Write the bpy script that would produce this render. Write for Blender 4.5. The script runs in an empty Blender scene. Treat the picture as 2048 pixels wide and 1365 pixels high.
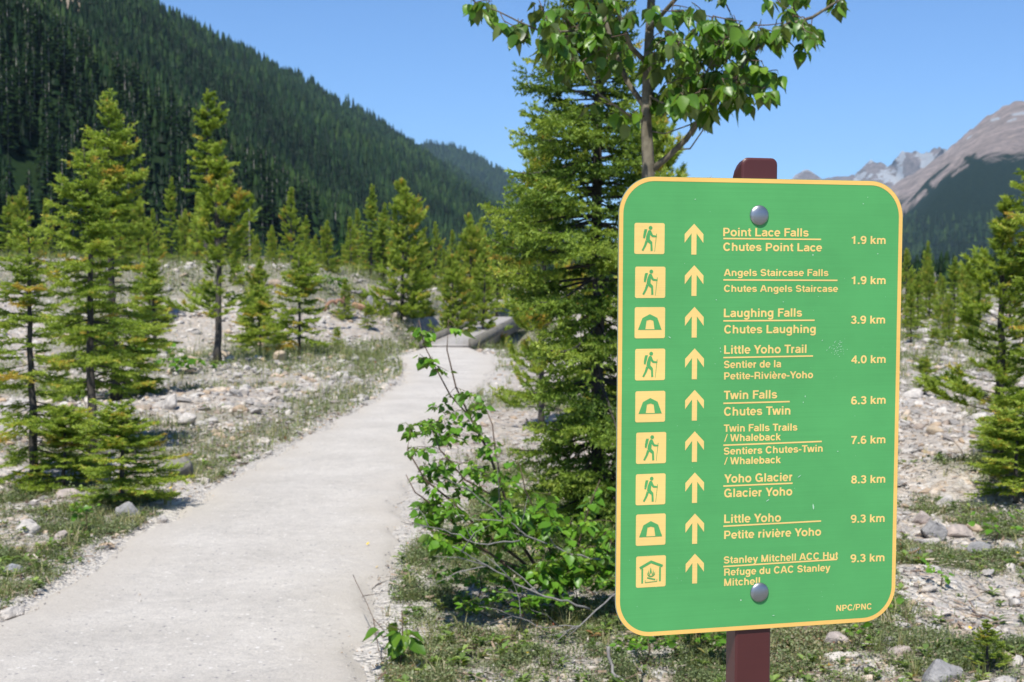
import bpy, math, random
import numpy as np
from mathutils import Vector
from mathutils.geometry import tessellate_polygon

# ------------------------------------------------------------------ camera, light, exposure
SC = bpy.context.scene
COL = SC.collection
F, CX, CY = 2844.0, 1024.0, 682.5          # lens in photo pixels
EYE = 1.6
PITCH = math.radians(2.35)
cam_d = bpy.data.cameras.new("camera"); cam = bpy.data.objects.new("camera", cam_d); COL.objects.link(cam)
cam.location = (0, 0, EYE); cam.rotation_euler = (math.pi / 2 - PITCH, 0, 0)
cam_d.sensor_width = 36; cam_d.lens = 50; cam_d.clip_start = 0.05; cam_d.clip_end = 60000
cam_d.dof.use_dof = True; cam_d.dof.focus_distance = 2.32; cam_d.dof.aperture_fstop = 13
SC.camera = cam
SUN = Vector((-0.14, -0.52, 0.84)).normalized()
world = bpy.data.worlds.new("World"); SC.world = world; world.use_nodes = True
wn = world.node_tree; bg = wn.nodes["Background"]
sky = wn.nodes.new("ShaderNodeTexSky"); sky.sky_type = 'NISHITA'; sky.sun_disc = False
sky.sun_elevation = math.asin(SUN.z); sky.sun_rotation = math.atan2(SUN.x, SUN.y)
sky.altitude = 1500; sky.air_density = 0.8; sky.dust_density = 0.1; sky.ozone_density = 3.5
tint = wn.nodes.new("ShaderNodeMix"); tint.data_type = 'RGBA'; tint.blend_type = 'MULTIPLY'; tint.inputs[0].default_value = 1.0
tint.inputs[7].default_value = (0.60, 0.77, 0.93, 1); wn.links.new(sky.outputs[0], tint.inputs[6]); wn.links.new(tint.outputs[2], bg.inputs[0]); bg.inputs[1].default_value = 0.12
sun_d = bpy.data.lights.new("sun", 'SUN'); sun_d.energy = 4.2; sun_d.angle = math.radians(0.53); sun_d.color = (1.0, 0.955, 0.88)
sun = bpy.data.objects.new("sun", sun_d); COL.objects.link(sun); sun.location = (0, 0, 20)
sun.rotation_euler = SUN.to_track_quat('Z', 'Y').to_euler()
SC.view_settings.view_transform = 'Standard'; SC.view_settings.look = 'None'
SC.view_settings.exposure = 0.60; SC.view_settings.gamma = 1; SC.view_settings.use_curve_mapping = False
SC.cycles.max_bounces = 8; SC.cycles.transparent_max_bounces = 8; SC.cycles.volume_bounces = 0

R = np.random.RandomState(7)
random.seed(7)

# ------------------------------------------------------------------ helpers
def W(px, py, Y):
    """the place at distance Y that stands at photo point (px, py)"""
    a = (px - CX) / F; b = (CY - py) / F
    dy = math.cos(PITCH) + b * math.sin(PITCH); dz = -math.sin(PITCH) + b * math.cos(PITCH)
    return np.array([a / dy * Y, Y, EYE + dz / dy * Y])

def to_px(P):
    P = np.atleast_2d(P); X = P[:, 0]; Y = P[:, 1]; Z = P[:, 2] - EYE
    f = Y * math.cos(PITCH) - Z * math.sin(PITCH); u = Y * math.sin(PITCH) + Z * math.cos(PITCH)
    f = np.where(np.abs(f) < 1e-6, 1e-6, f)
    return CX + F * X / f, CY - F * u / f, f

def link(o, parent=None):
    COL.objects.link(o)
    if parent is not None: o.parent = parent
    return o

def mk(name, V, T, mat=None, parent=None, smooth=False, fattr=None, vattr=None, link_it=True, mi=None):
    """one mesh object out of numpy arrays; T holds triangles or quads"""
    V = np.asarray(V, dtype=np.float32); T = np.asarray(T, dtype=np.int32)
    me = bpy.data.meshes.new(name)
    k = T.shape[1]
    me.vertices.add(len(V)); me.vertices.foreach_set("co", V.ravel())
    me.loops.add(T.size); me.loops.foreach_set("vertex_index", T.ravel())
    me.polygons.add(len(T)); me.polygons.foreach_set("loop_start", np.arange(0, T.size, k, dtype=np.int32))
    me.polygons.foreach_set("loop_total", np.full(len(T), k, dtype=np.int32))
    if smooth: me.polygons.foreach_set("use_smooth", np.ones(len(T), dtype=bool))
    mats = mat if isinstance(mat, (list, tuple)) else [mat]
    for m in mats:
        if m: me.materials.append(m)
    if mi is not None: me.polygons.foreach_set("material_index", np.asarray(mi, dtype=np.int32))
    for n, a in (fattr or {}).items():
        at = me.attributes.new(n, 'FLOAT', 'FACE'); at.data.foreach_set("value", np.asarray(a, dtype=np.float32))
    for n, a in (vattr or {}).items():
        at = me.attributes.new(n, 'FLOAT', 'POINT'); at.data.foreach_set("value", np.asarray(a, dtype=np.float32))
    me.update(calc_edges=True); me.validate()
    o = bpy.data.objects.new(name, me)
    if link_it: link(o, parent)
    return o

def empty(name, loc=(0, 0, 0)):
    o = bpy.data.objects.new(name, None); o.location = loc; o.empty_display_size = 0.2
    return link(o)

def tag(o, label=None, cat=None, group=None, kind=None):
    if label: o["label"] = label
    if cat: o["category"] = cat
    if group: o["group"] = group
    if kind: o["kind"] = kind
    return o

def unit(v):
    v = np.asarray(v, dtype=float); n = np.linalg.norm(v, axis=-1, keepdims=True)
    return v / np.maximum(n, 1e-9)

def _h(ix, iy, s):
    n = (ix * 374761393 + iy * 668265263 + s * 1274126177) & 0xffffffff
    n = ((n ^ (n >> 13)) * 1274126177) & 0xffffffff
    return ((n ^ (n >> 16)) & 0xffff) / 65535.0
def vnoise(x, y, s=0):
    x = np.asarray(x, dtype=float); y = np.asarray(y, dtype=float)
    ix = np.floor(x).astype(np.int64); iy = np.floor(y).astype(np.int64); fx = x - ix; fy = y - iy
    fx = fx * fx * (3 - 2 * fx); fy = fy * fy * (3 - 2 * fy)
    a = _h(ix, iy, s); b = _h(ix + 1, iy, s); c = _h(ix, iy + 1, s); d = _h(ix + 1, iy + 1, s)
    return (a * (1 - fx) + b * fx) * (1 - fy) + (c * (1 - fx) + d * fx) * fy
def fbm(x, y, o=4, s=0):
    t = 0; a = 0.5
    for i in range(o):
        t = t + a * vnoise(x, y, s + i * 17); x = x * 2.03 + 5.1; y = y * 2.03 + 1.7; a *= 0.5
    return t / (1 - 0.5 ** o)
def sstep(a, b, x):
    t = np.clip((np.asarray(x, dtype=float) - a) / (b - a), 0, 1); return t * t * (3 - 2 * t)

class Geo:
    """collects triangles"""
    def __init__(s): s.V = []; s.T = []; s.A = []; s.n = 0
    def add(s, V, T, a=0.0):
        V = np.asarray(V, dtype=float); T = np.asarray(T, dtype=int)
        s.V.append(V); s.T.append(T + s.n); s.n += len(V)
        s.A.append(np.broadcast_to(np.asarray(a, dtype=float), (len(T),)))
    def get(s): return np.concatenate(s.V), np.concatenate(s.T), np.concatenate(s.A)
    def tube(s, P, rad, sides=6, a=0.0, cap=True):
        P = np.asarray(P, dtype=float); n = len(P); rad = np.broadcast_to(np.asarray(rad, dtype=float), (n,))
        D = unit(np.gradient(P, axis=0))
        ref = np.array([0, 0, 1.0]) if abs(D[0][2]) < 0.9 else np.array([1.0, 0, 0])
        U = unit(np.cross(D, ref)); Vv = np.cross(D, U)
        th = np.arange(sides) * 2 * math.pi / sides
        ring = P[:, None, :] + rad[:, None, None] * (np.cos(th)[None, :, None] * U[:, None, :] + np.sin(th)[None, :, None] * Vv[:, None, :])
        V = ring.reshape(-1, 3); T = []
        for i in range(n - 1):
            for j in range(sides):
                p = i * sides + j; q = i * sides + (j + 1) % sides
                T.append((p, q, q + sides)); T.append((p, q + sides, p + sides))
        if cap:
            for j in range(1, sides - 1):
                T.append((0, j + 1, j)); b = (n - 1) * sides; T.append((b, b + j, b + j + 1))
        s.add(V, T, a)

def merge_flat(g, name, mat, parent=None, loc=None, **kw):
    V, T, A = g.get()
    if loc is not None: V = V - np.asarray(loc)
    return mk(name, V, T, mat, parent, fattr={"tint": A}, **kw)

# ------------------------------------------------------------------ materials
def newmat(name):
    m = bpy.data.materials.new(name); m.use_nodes = True
    return m, m.node_tree, m.node_tree.nodes["Principled BSDF"]
def nd(t, typ, **kw):
    n = t.nodes.new(typ)
    for k, v in kw.items(): setattr(n, k, v)
    return n
def ramp(t, stops, interp='LINEAR'):
    n = t.nodes.new("ShaderNodeValToRGB"); e = n.color_ramp.elements; n.color_ramp.interpolation = interp
    while len(e) < len(stops): e.new(0.5)
    for i, (p, c) in enumerate(stops): e[i].position = p; e[i].color = (c[0], c[1], c[2], 1)
    return n
def noise(t, scale, detail=3, rough=0.5, vec=None):
    n = t.nodes.new("ShaderNodeTexNoise"); n.inputs["Scale"].default_value = scale
    n.inputs["Detail"].default_value = detail; n.inputs["Roughness"].default_value = rough
    if vec: t.links.new(vec, n.inputs["Vector"])
    return n
def mixc(t, fac, a, b, mode='MIX'):
    n = t.nodes.new("ShaderNodeMix"); n.data_type = 'RGBA'; n.blend_type = mode
    for sock, v in ((n.inputs[0], fac), (n.inputs[6], a), (n.inputs[7], b)):
        if isinstance(v, (int, float)): sock.default_value = v
        elif isinstance(v, tuple): sock.default_value = (*v, 1)
        else: t.links.new(v, sock)
    return n.outputs[2]
def mathn(t, op, a, b=None, clamp=False):
    n = t.nodes.new("ShaderNodeMath"); n.operation = op; n.use_clamp = clamp
    for i, v in enumerate((a, b)):
        if v is None: continue
        if isinstance(v, (int, float)): n.inputs[i].default_value = v
        else: t.links.new(v, n.inputs[i])
    return n.outputs[0]
def bump(t, h, bsdf, dist=0.01, strength=1.0):
    b = t.nodes.new("ShaderNodeBump"); b.inputs["Distance"].default_value = dist; b.inputs["Strength"].default_value = strength
    t.links.new(h, b.inputs["Height"]); t.links.new(b.outputs[0], bsdf.inputs["Normal"]); return b
def objco(t): return t.nodes.new("ShaderNodeTexCoord").outputs["Object"]
def geopos(t): return t.nodes.new("ShaderNodeNewGeometry").outputs["Position"]

def foliage_mat(name, stops, attr="tint", transl=0.35, rough=0.55, spec=0.3, back=None, jitter=0.25):
    m, t, b = newmat(name)
    a = nd(t, "ShaderNodeAttribute", attribute_name=attr)
    r = ramp(t, stops); t.links.new(a.outputs["Fac"], r.inputs[0])
    col = r.outputs[0]
    g = t.nodes.new("ShaderNodeNewGeometry")
    if back:
        col = mixc(t, g.outputs["Backfacing"], col, back)
    v = mathn(t, 'MULTIPLY_ADD', g.outputs["Random Per Island"], jitter * 2); v.node.inputs[2].default_value = 1 - jitter
    hsv = t.nodes.new("ShaderNodeHueSaturation"); t.links.new(col, hsv.inputs["Color"]); t.links.new(v, hsv.inputs["Value"])
    t.links.new(hsv.outputs[0], b.inputs["Base Color"]); b.inputs["Roughness"].default_value = rough
    b.inputs["Specular IOR Level"].default_value = spec
    tr = t.nodes.new("ShaderNodeBsdfTranslucent"); 
    warm = mixc(t, 1.0, hsv.outputs[0], (1.35, 1.3, 0.55), 'MULTIPLY'); t.links.new(warm, tr.inputs["Color"])
    mx = t.nodes.new("ShaderNodeMixShader"); mx.inputs[0].default_value = transl
    t.links.new(b.outputs[0], mx.inputs[1]); t.links.new(tr.outputs[0], mx.inputs[2])
    t.links.new(mx.outputs[0], t.nodes["Material Output"].inputs[0])
    return m

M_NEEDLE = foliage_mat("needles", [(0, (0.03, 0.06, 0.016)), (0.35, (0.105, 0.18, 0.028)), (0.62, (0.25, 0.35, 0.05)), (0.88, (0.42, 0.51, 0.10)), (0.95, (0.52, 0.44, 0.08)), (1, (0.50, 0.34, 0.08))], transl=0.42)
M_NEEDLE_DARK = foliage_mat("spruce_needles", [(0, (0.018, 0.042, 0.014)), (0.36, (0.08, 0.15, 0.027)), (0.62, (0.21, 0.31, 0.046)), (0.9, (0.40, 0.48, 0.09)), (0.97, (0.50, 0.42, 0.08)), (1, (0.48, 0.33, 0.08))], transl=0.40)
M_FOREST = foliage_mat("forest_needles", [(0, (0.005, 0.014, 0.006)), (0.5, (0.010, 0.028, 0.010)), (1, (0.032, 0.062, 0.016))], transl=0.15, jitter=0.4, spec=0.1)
M_LEAF = foliage_mat("poplar_leaf", [(0, (0.035, 0.10, 0.012)), (0.5, (0.10, 0.215, 0.02)), (1, (0.22, 0.35, 0.035))], transl=0.40, rough=0.36, spec=0.45, back=(0.15, 0.21, 0.06), jitter=0.38)
M_SHRUBLEAF = foliage_mat("shrub_leaf", [(0, (0.045, 0.14, 0.012)), (0.5, (0.125, 0.28, 0.022)), (1, (0.26, 0.40, 0.04))], transl=0.38, rough=0.38, spec=0.45, back=(0.17, 0.26, 0.06), jitter=0.38)
M_MAT = foliage_mat("ground_leaf", [(0, (0.05, 0.075, 0.03)), (0.3, (0.12, 0.16, 0.065)), (0.5, (0.21, 0.26, 0.11)), (0.65, (0.25, 0.28, 0.16)), (0.8, (0.33, 0.30, 0.18)), (0.92, (0.34, 0.24, 0.14)), (1, (0.30, 0.10, 0.06))], transl=0.25, jitter=0.35)
M_FLOWER = foliage_mat("flower", [(0, (0.85, 0.55, 0.02)), (1, (0.9, 0.65, 0.05))], transl=0.2)

def bark(name, c1, c2, scale=60, stretch=0.15, bd=0.004):
    m, t, b = newmat(name)
    mp = t.nodes.new("ShaderNodeMapping"); t.links.new(objco(t), mp.inputs[0]); mp.inputs["Scale"].default_value = (1, 1, stretch)
    n = noise(t, scale, 5, 0.65, mp.outputs[0]); r = ramp(t, [(0.3, c1), (0.7, c2)]); t.links.new(n.outputs[0], r.inputs[0])
    n2 = noise(t, scale * 0.15, 3, 0.6, objco(t))
    c = mixc(t, n2.outputs[0], r.outputs[0], tuple(x * 0.55 for x in c1))
    t.links.new(c, b.inputs["Base Color"]); b.inputs["Roughness"].default_value = 0.9
    bump(t, n.outputs[0], b, bd); return m
M_BARK = bark("conifer_bark", (0.045, 0.038, 0.032), (0.14, 0.125, 0.11))
M_BARKG = bark("poplar_bark", (0.10, 0.085, 0.055), (0.40, 0.35, 0.25), 26, 0.7, 0.006)
M_TWIG = bark("twig_bark", (0.10, 0.065, 0.045), (0.22, 0.15, 0.10), 80, 0.5, 0.001)
M_DEAD = bark("dead_wood", (0.20, 0.185, 0.17), (0.42, 0.40, 0.37), 60, 0.2, 0.002)
M_PLANK = bark("weathered_plank", (0.44, 0.41, 0.38), (0.60, 0.57, 0.53), 20, 0.5, 0.002)
M_BEAM = bark("weathered_beam", (0.13, 0.12, 0.10), (0.30, 0.28, 0.23), 20, 0.5, 0.002)

ROCK_STOPS = [(0, (0.22, 0.21, 0.20)), (0.16, (0.34, 0.32, 0.305)), (0.36, (0.54, 0.51, 0.475)), (0.58, (0.68, 0.645, 0.60)), (0.76, (0.70, 0.62, 0.53)), (0.86, (0.56, 0.40, 0.25)), (0.93, (0.40, 0.30, 0.22)), (1, (0.28, 0.26, 0.26))]
def rock_mat(name, src):
    m, t, b = newmat(name)
    if src == 'obj': s = t.nodes.new("ShaderNodeObjectInfo").outputs["Random"]
    else: s = t.nodes.new("ShaderNodeNewGeometry").outputs["Random Per Island"]
    r = ramp(t, ROCK_STOPS); t.links.new(s, r.inputs[0])
    n = noise(t, 18, 6, 0.65, geopos(t)); n3 = noise(t, 120, 3, 0.6, geopos(t))
    rr = ramp(t, [(0.35, (0.6, 0.6, 0.6)), (0.65, (1.08, 1.06, 1.03))]); t.links.new(n.outputs[0], rr.inputs[0])
    c = mixc(t, 1.0, r.outputs[0], rr.outputs[0], 'MULTIPLY')
    c = mixc(t, mathn(t, 'MULTIPLY', n3.outputs[0], 0.35), c, (0.55, 0.52, 0.48))
    t.links.new(c, b.inputs["Base Color"]); b.inputs["Roughness"].default_value = 0.92; b.inputs["Specular IOR Level"].default_value = 0.2
    bump(t, n.outputs[0], b, 0.04, 0.9); return m
M_ROCK = rock_mat("limestone", 'obj'); M_ROCKS = rock_mat("loose_stones", 'island')
# ------------------------------------------------------------------ terrain
TL = np.array([(3.0, -2.35), (5.0, -2.38), (6.7, -2.42), (8.8, -2.42), (11.3, -2.35), (13.6, -2.22), (17.9, -1.93), (22, -1.82), (26, -1.95), (30.5, -2.45), (34.2, -2.1)])
TR = np.array([(3.0, -0.45), (5.0, -0.55), (6.5, -0.62), (7.4, -0.69), (9.4, -0.71), (13.6, -0.82), (17.2, -0.75), (22.3, -0.40), (27, -0.28), (30.5, -0.35), (34.2, -1.02)])
def tl(y): return np.interp(y, TL[:, 0], TL[:, 1])
def tr(y): return np.interp(y, TR[:, 0], TR[:, 1])
def trail_dist(x, y):
    """>0 outside the trail, metres from its edge; <0 inside"""
    d = np.maximum(tl(y) - x, x - tr(y))
    return np.where(y > 34.2, np.maximum(d, (y - 34.2)), d)
def height(x, y):
    x = np.asarray(x, dtype=float); y = np.asarray(y, dtype=float)
    H = np.interp(x, [-60, -14, -9, -6, -3.6, -1.5, 0.5, 3, 60], [2.4, 2.15, 2.05, 2.0, 1.4, 1.15, 0.7, 0.25, 0.2])
    k = np.interp(x, [-12, -6, -2, 4], [27, 31, 37.5, 44])
    b = H * sstep(0, 11, y - k - 1.5 * (vnoise(x * 0.4, y * 0.2, 5) - 0.5))
    bd = np.abs(x - (-1.56 + 0.112 * (y - 34)))          # the bridge crosses a shallow wash
    b = b * (1 - sstep(2.6, 1.3, bd) * sstep(53, 48, y))
    far = sstep(150, 420, y) * 5 * sstep(300, -200, x)
    td = trail_dist(x, y)
    off = sstep(0.0, 0.9, td)
    und = (fbm(x * 0.55, y * 0.55, 3, 2) - 0.42) * 0.42 * off * sstep(0.2, 2.5, td)
    nearsc = np.where(np.abs(x) + y < 120, 1.0, 0.0)
    und = und + (fbm(x * 3.1, y * 3.1, 3, 9) - 0.5) * 0.09 * off * nearsc
    gully = -0.75 * np.exp(-(((y - 39.5) - 0.25 * x) / 3.0) ** 2) * sstep(-3.4, -2.0, x) * sstep(9, 4, x)
    return b + und + far + gully + 0.004 * (vnoise(x * 2, y * 2, 3) - .5)
def veg(x, y):
    td = trail_dist(x, y)
    n = fbm(x * 0.85, y * 0.55, 4, 31)
    v = sstep(0.52, 0.66, n) * 0.7
    v = np.maximum(v, sstep(0.05, 0.25, td) * sstep(1.15, 0.4, td) * (x < -1) * sstep(0.44, 0.56, fbm(x * 2, y * 1.4, 3, 8)) * (y < 26) * 0.75)
    v = np.maximum(v, (x < -2) * sstep(10.5, 8.5, y) * sstep(0.03, 0.35, td) * (0.15 + 0.85 * sstep(.42, .56, fbm(x * 2.2, y * 1.6, 3, 19))))
    v = np.maximum(v, (x > -1) * sstep(9.8, 8.0, y) * sstep(0.0, 0.2, td) * (0.22 + 0.78 * sstep(.43, .56, fbm(x * 2.4, y * 1.8, 3, 23))) * sstep(2.3, 1.0, x))
    v = np.maximum(v, (x > 1) * sstep(12, 7.5, y) * (0.03 + 0.85 * sstep(.49, .60, fbm(x * 2.1, y * 1.6, 4, 29))))
    v = np.maximum(v, sstep(22, 26, y) * sstep(36, 31.5, y) * (x < -2.2) * sstep(-9, -5, x) * 0.85 * sstep(0.1, 0.5, td) * (0.5 + 0.5 * sstep(.35, .5, n)))
    v = np.where((y > 34) & (x < 2), np.maximum(v * 0.9, sstep(.44, .56, fbm(x * 0.5, y * 0.35, 4, 55)) * 0.75), v)
    v = np.where(y > 90, 0.85, v)
    return np.where(td < 0.03, 0, v)

def spaced(b, d0, grow):
    out = [d0]; s = d0
    while out[-1] < b: s *= grow; out.append(out[-1] + s)
    return np.array(out)
sx = spaced(9000, 0.13, 1.06)
xs = np.concatenate([-sx[::-1] - 7, np.arange(-7, 7.01, 0.1), sx + 7])
ys = np.concatenate([3 - spaced(600, 0.5, 1.12)[::-1], np.arange(3, 14.01, 0.1), 14 + spaced(14000, 0.14, 1.045)])
GX, GY = np.meshgrid(xs, ys); GZ = height(GX, GY)
nx, ny = len(xs), len(ys)
idx = np.arange(nx * ny).reshape(ny, nx)
Q = np.stack([idx[:-1, :-1], idx[:-1, 1:], idx[1:, 1:], idx[1:, :-1]], -1).reshape(-1, 4)
gv = veg(GX, GY); gt = trail_dist(GX, GY)

def ground_mat():
    m, t, b = newmat("rocky_ground")
    P = geopos(t)
    v1 = t.nodes.new("ShaderNodeTexVoronoi"); v1.inputs["Scale"].default_value = 14; t.links.new(P, v1.inputs["Vector"])
    v2 = t.nodes.new("ShaderNodeTexVoronoi"); v2.inputs["Scale"].default_value = 45; t.links.new(P, v2.inputs["Vector"])
    sep = t.nodes.new("ShaderNodeSeparateColor"); t.links.new(v1.outputs["Color"], sep.inputs[0])
    sep2 = t.nodes.new("ShaderNodeSeparateColor"); t.links.new(v2.outputs["Color"], sep2.inputs[0])
    r1 = ramp(t, ROCK_STOPS); t.links.new(sep.outputs[0], r1.inputs[0])
    r2 = ramp(t, ROCK_STOPS); t.links.new(sep2.outputs[0], r2.inputs[0])
    c = mixc(t, 0.5, r1.outputs[0], r2.outputs[0])
    soiln = noise(t, 3.5, 6, 0.7, P)
    edge = mathn(t, 'MULTIPLY', v1.outputs["Distance"], 9.0, True)
    soil = ramp(t, [(0.3, (0.22, 0.185, 0.15)), (0.7, (0.44, 0.39, 0.33))]); t.links.new(soiln.outputs[0], soil.inputs[0])
    sm = ramp(t, [(0.40, (0, 0, 0)), (0.55, (0.6, 0.6, 0.6))]); t.links.new(soiln.outputs[0], sm.inputs[0])
    c = mixc(t, sm.outputs[0], c, soil.outputs[0])
    a = nd(t, "ShaderNodeAttribute", attribute_name="veg")
    n4 = noise(t, 9, 5, 0.75, P)
    vf = mathn(t, 'MULTIPLY', a.outputs["Fac"], mathn(t, 'MULTIPLY', n4.outputs[0], 1.25), True)
    gr = ramp(t, [(0.3, (0.045, 0.07, 0.025)), (0.6, (0.11, 0.135, 0.05)), (0.8, (0.20, 0.16, 0.10))])
    n5 = noise(t, 30, 5, 0.8, P); t.links.new(n5.outputs[0], gr.inputs[0])
    c = mixc(t, vf, c, gr.outputs[0])
    e = nd(t, "ShaderNodeAttribute", attribute_name="edge")      # fine gravel spilt along the trail
    fine = ramp(t, [(0.3, (0.44, 0.41, 0.365)), (0.7, (0.60, 0.565, 0.52))]); n6 = noise(t, 60, 4, 0.8, P); t.links.new(n6.outputs[0], fine.inputs[0])
    c = mixc(t, e.outputs["Fac"], c, fine.outputs[0])
    t.links.new(c, b.inputs["Base Color"]); b.inputs["Roughness"].default_value = 0.95; b.inputs["Specular IOR Level"].default_value = 0.15
    h = mathn(t, 'ADD', v1.outputs["Distance"], mathn(t, 'MULTIPLY', v2.outputs["Distance"], 0.5))
    h = mathn(t, 'MULTIPLY', h, -1.0)
    bump(t, h, b, 0.05, 0.8)
    return m
edge = sstep(0.45, 0.0, gt + (fbm(GX * 4, GY * 4, 2, 77) - .5) * 0.35) * (GY < 40)
g_o = mk("ground", np.stack([GX, GY, GZ - 0.02 * (gt < 0)], -1).reshape(-1, 3), Q, ground_mat(), smooth=True,
         vattr={"veg": gv.ravel(), "edge": edge.ravel()})
tag(g_o, "rocky valley floor of pale stones, thin soil and low plants", kind="structure")

# trail: a sheet of packed gravel
def trail_mat():
    m, t, b = newmat("packed_gravel")
    P = geopos(t)
    n1 = noise(t, 1.3, 4, 0.6, P); n2 = noise(t, 90, 4, 0.8, P); n3 = noise(t, 14, 5, 0.7, P)
    r = ramp(t, [(0.3, (0.450, 0.424, 0.388)), (0.7, (0.556, 0.526, 0.484))]); t.links.new(n1.outputs[0], r.inputs[0])
    f = ramp(t, [(0.3, (0.70, 0.70, 0.71)), (0.5, (1, 1, 1)), (0.72, (1.22, 1.20, 1.16))]); t.links.new(n2.outputs[0], f.inputs[0])
    f3 = ramp(t, [(0.3, (0.87, 0.87, 0.875)), (0.5, (.99, .985, .98)), (0.7, (1.07, 1.065, 1.055))]); t.links.new(n3.outputs[0], f3.inputs[0])
    c = mixc(t, 1.0, r.outputs[0], f.outputs[0], 'MULTIPLY'); c = mixc(t, 1.0, c, f3.outputs[0], 'MULTIPLY')
    v = t.nodes.new("ShaderNodeTexVoronoi"); v.inputs["Scale"].default_value = 38; t.links.new(P, v.inputs["Vector"])
    sp = t.nodes.new("ShaderNodeSeparateColor"); t.links.new(v.outputs["Color"], sp.inputs[0])
    dark = mathn(t, 'MULTIPLY', mathn(t, 'GREATER_THAN', sp.outputs[0], 0.955), mathn(t, 'LESS_THAN', v.outputs["Distance"], 0.30))
    lite = mathn(t, 'MULTIPLY', mathn(t, 'LESS_THAN', sp.outputs[0], 0.05), mathn(t, 'LESS_THAN', v.outputs["Distance"], 0.35))
    c = mixc(t, dark, c, (0.24, 0.23, 0.235)); c = mixc(t, lite, c, (0.66, 0.63, 0.59))
    e = nd(t, "ShaderNodeAttribute", attribute_name="edge")
    c = mixc(t, mathn(t, 'MULTIPLY', e.outputs["Fac"], 0.75), c, (0.47, 0.43, 0.375))
    t.links.new(c, b.inputs["Base Color"]); b.inputs["Roughness"].default_value = 0.95; b.inputs["Specular IOR Level"].default_value = 0.15
    hh = mathn(t, 'ADD', n2.outputs[0], mathn(t, 'MULTIPLY', n3.outputs[0], 2.0)); bump(t, hh, b, 0.007, 0.8)
    return m
tys = np.concatenate([np.arange(-6, 14, 0.12), np.arange(14, 34.3, 0.25)])
us = np.linspace(0, 1, 49)
TU, TYY = np.meshgrid(us, tys)
wobL = (fbm(tys * 2.3, tys * 0 + 3, 4, 41) - .5) * 0.3; wobR = (fbm(tys * 2.3, tys * 0 + 9, 4, 42) - .5) * 0.3
XL = tl(tys) + wobL; XR = tr(tys) + wobR
TX = XL[:, None] * (1 - TU) + XR[:, None] * TU
ed = np.minimum(TU, 1 - TU) * (XR - XL)[:, None]
TZ = np.where(TYY > 33.2, 0, 0) + height(TX, TYY) * 0 + 0.012 - 0.04 * sstep(0.12, 0, ed) + 0.03 * (fbm(TX * 1.6, TYY * 1.1, 3, 50) - .5) + 0.006 * (fbm(TX * 7, TYY * 6, 3, 51) - .5) - 0.03 * np.exp(-((TU - .5) / .3) ** 2) * 0 + 0.006
TZ = TZ + 0.04 * sstep(31, 34.2, TYY)
ii = np.arange(TX.size).reshape(TX.shape)
Q = np.stack([ii[:-1, :-1], ii[:-1, 1:], ii[1:, 1:], ii[1:, :-1]], -1).reshape(-1, 4)
tr_o = mk("path", np.stack([TX, TYY, TZ], -1).reshape(-1, 3), Q, trail_mat(), smooth=True, vattr={"edge": sstep(0.55, 0.0, ed + (fbm(TX * 3, TYY * 3, 3, 52) - .5) * .3).ravel()})
tag(tr_o, "pale packed gravel walking trail leading to the bridge", kind="structure")

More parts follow.
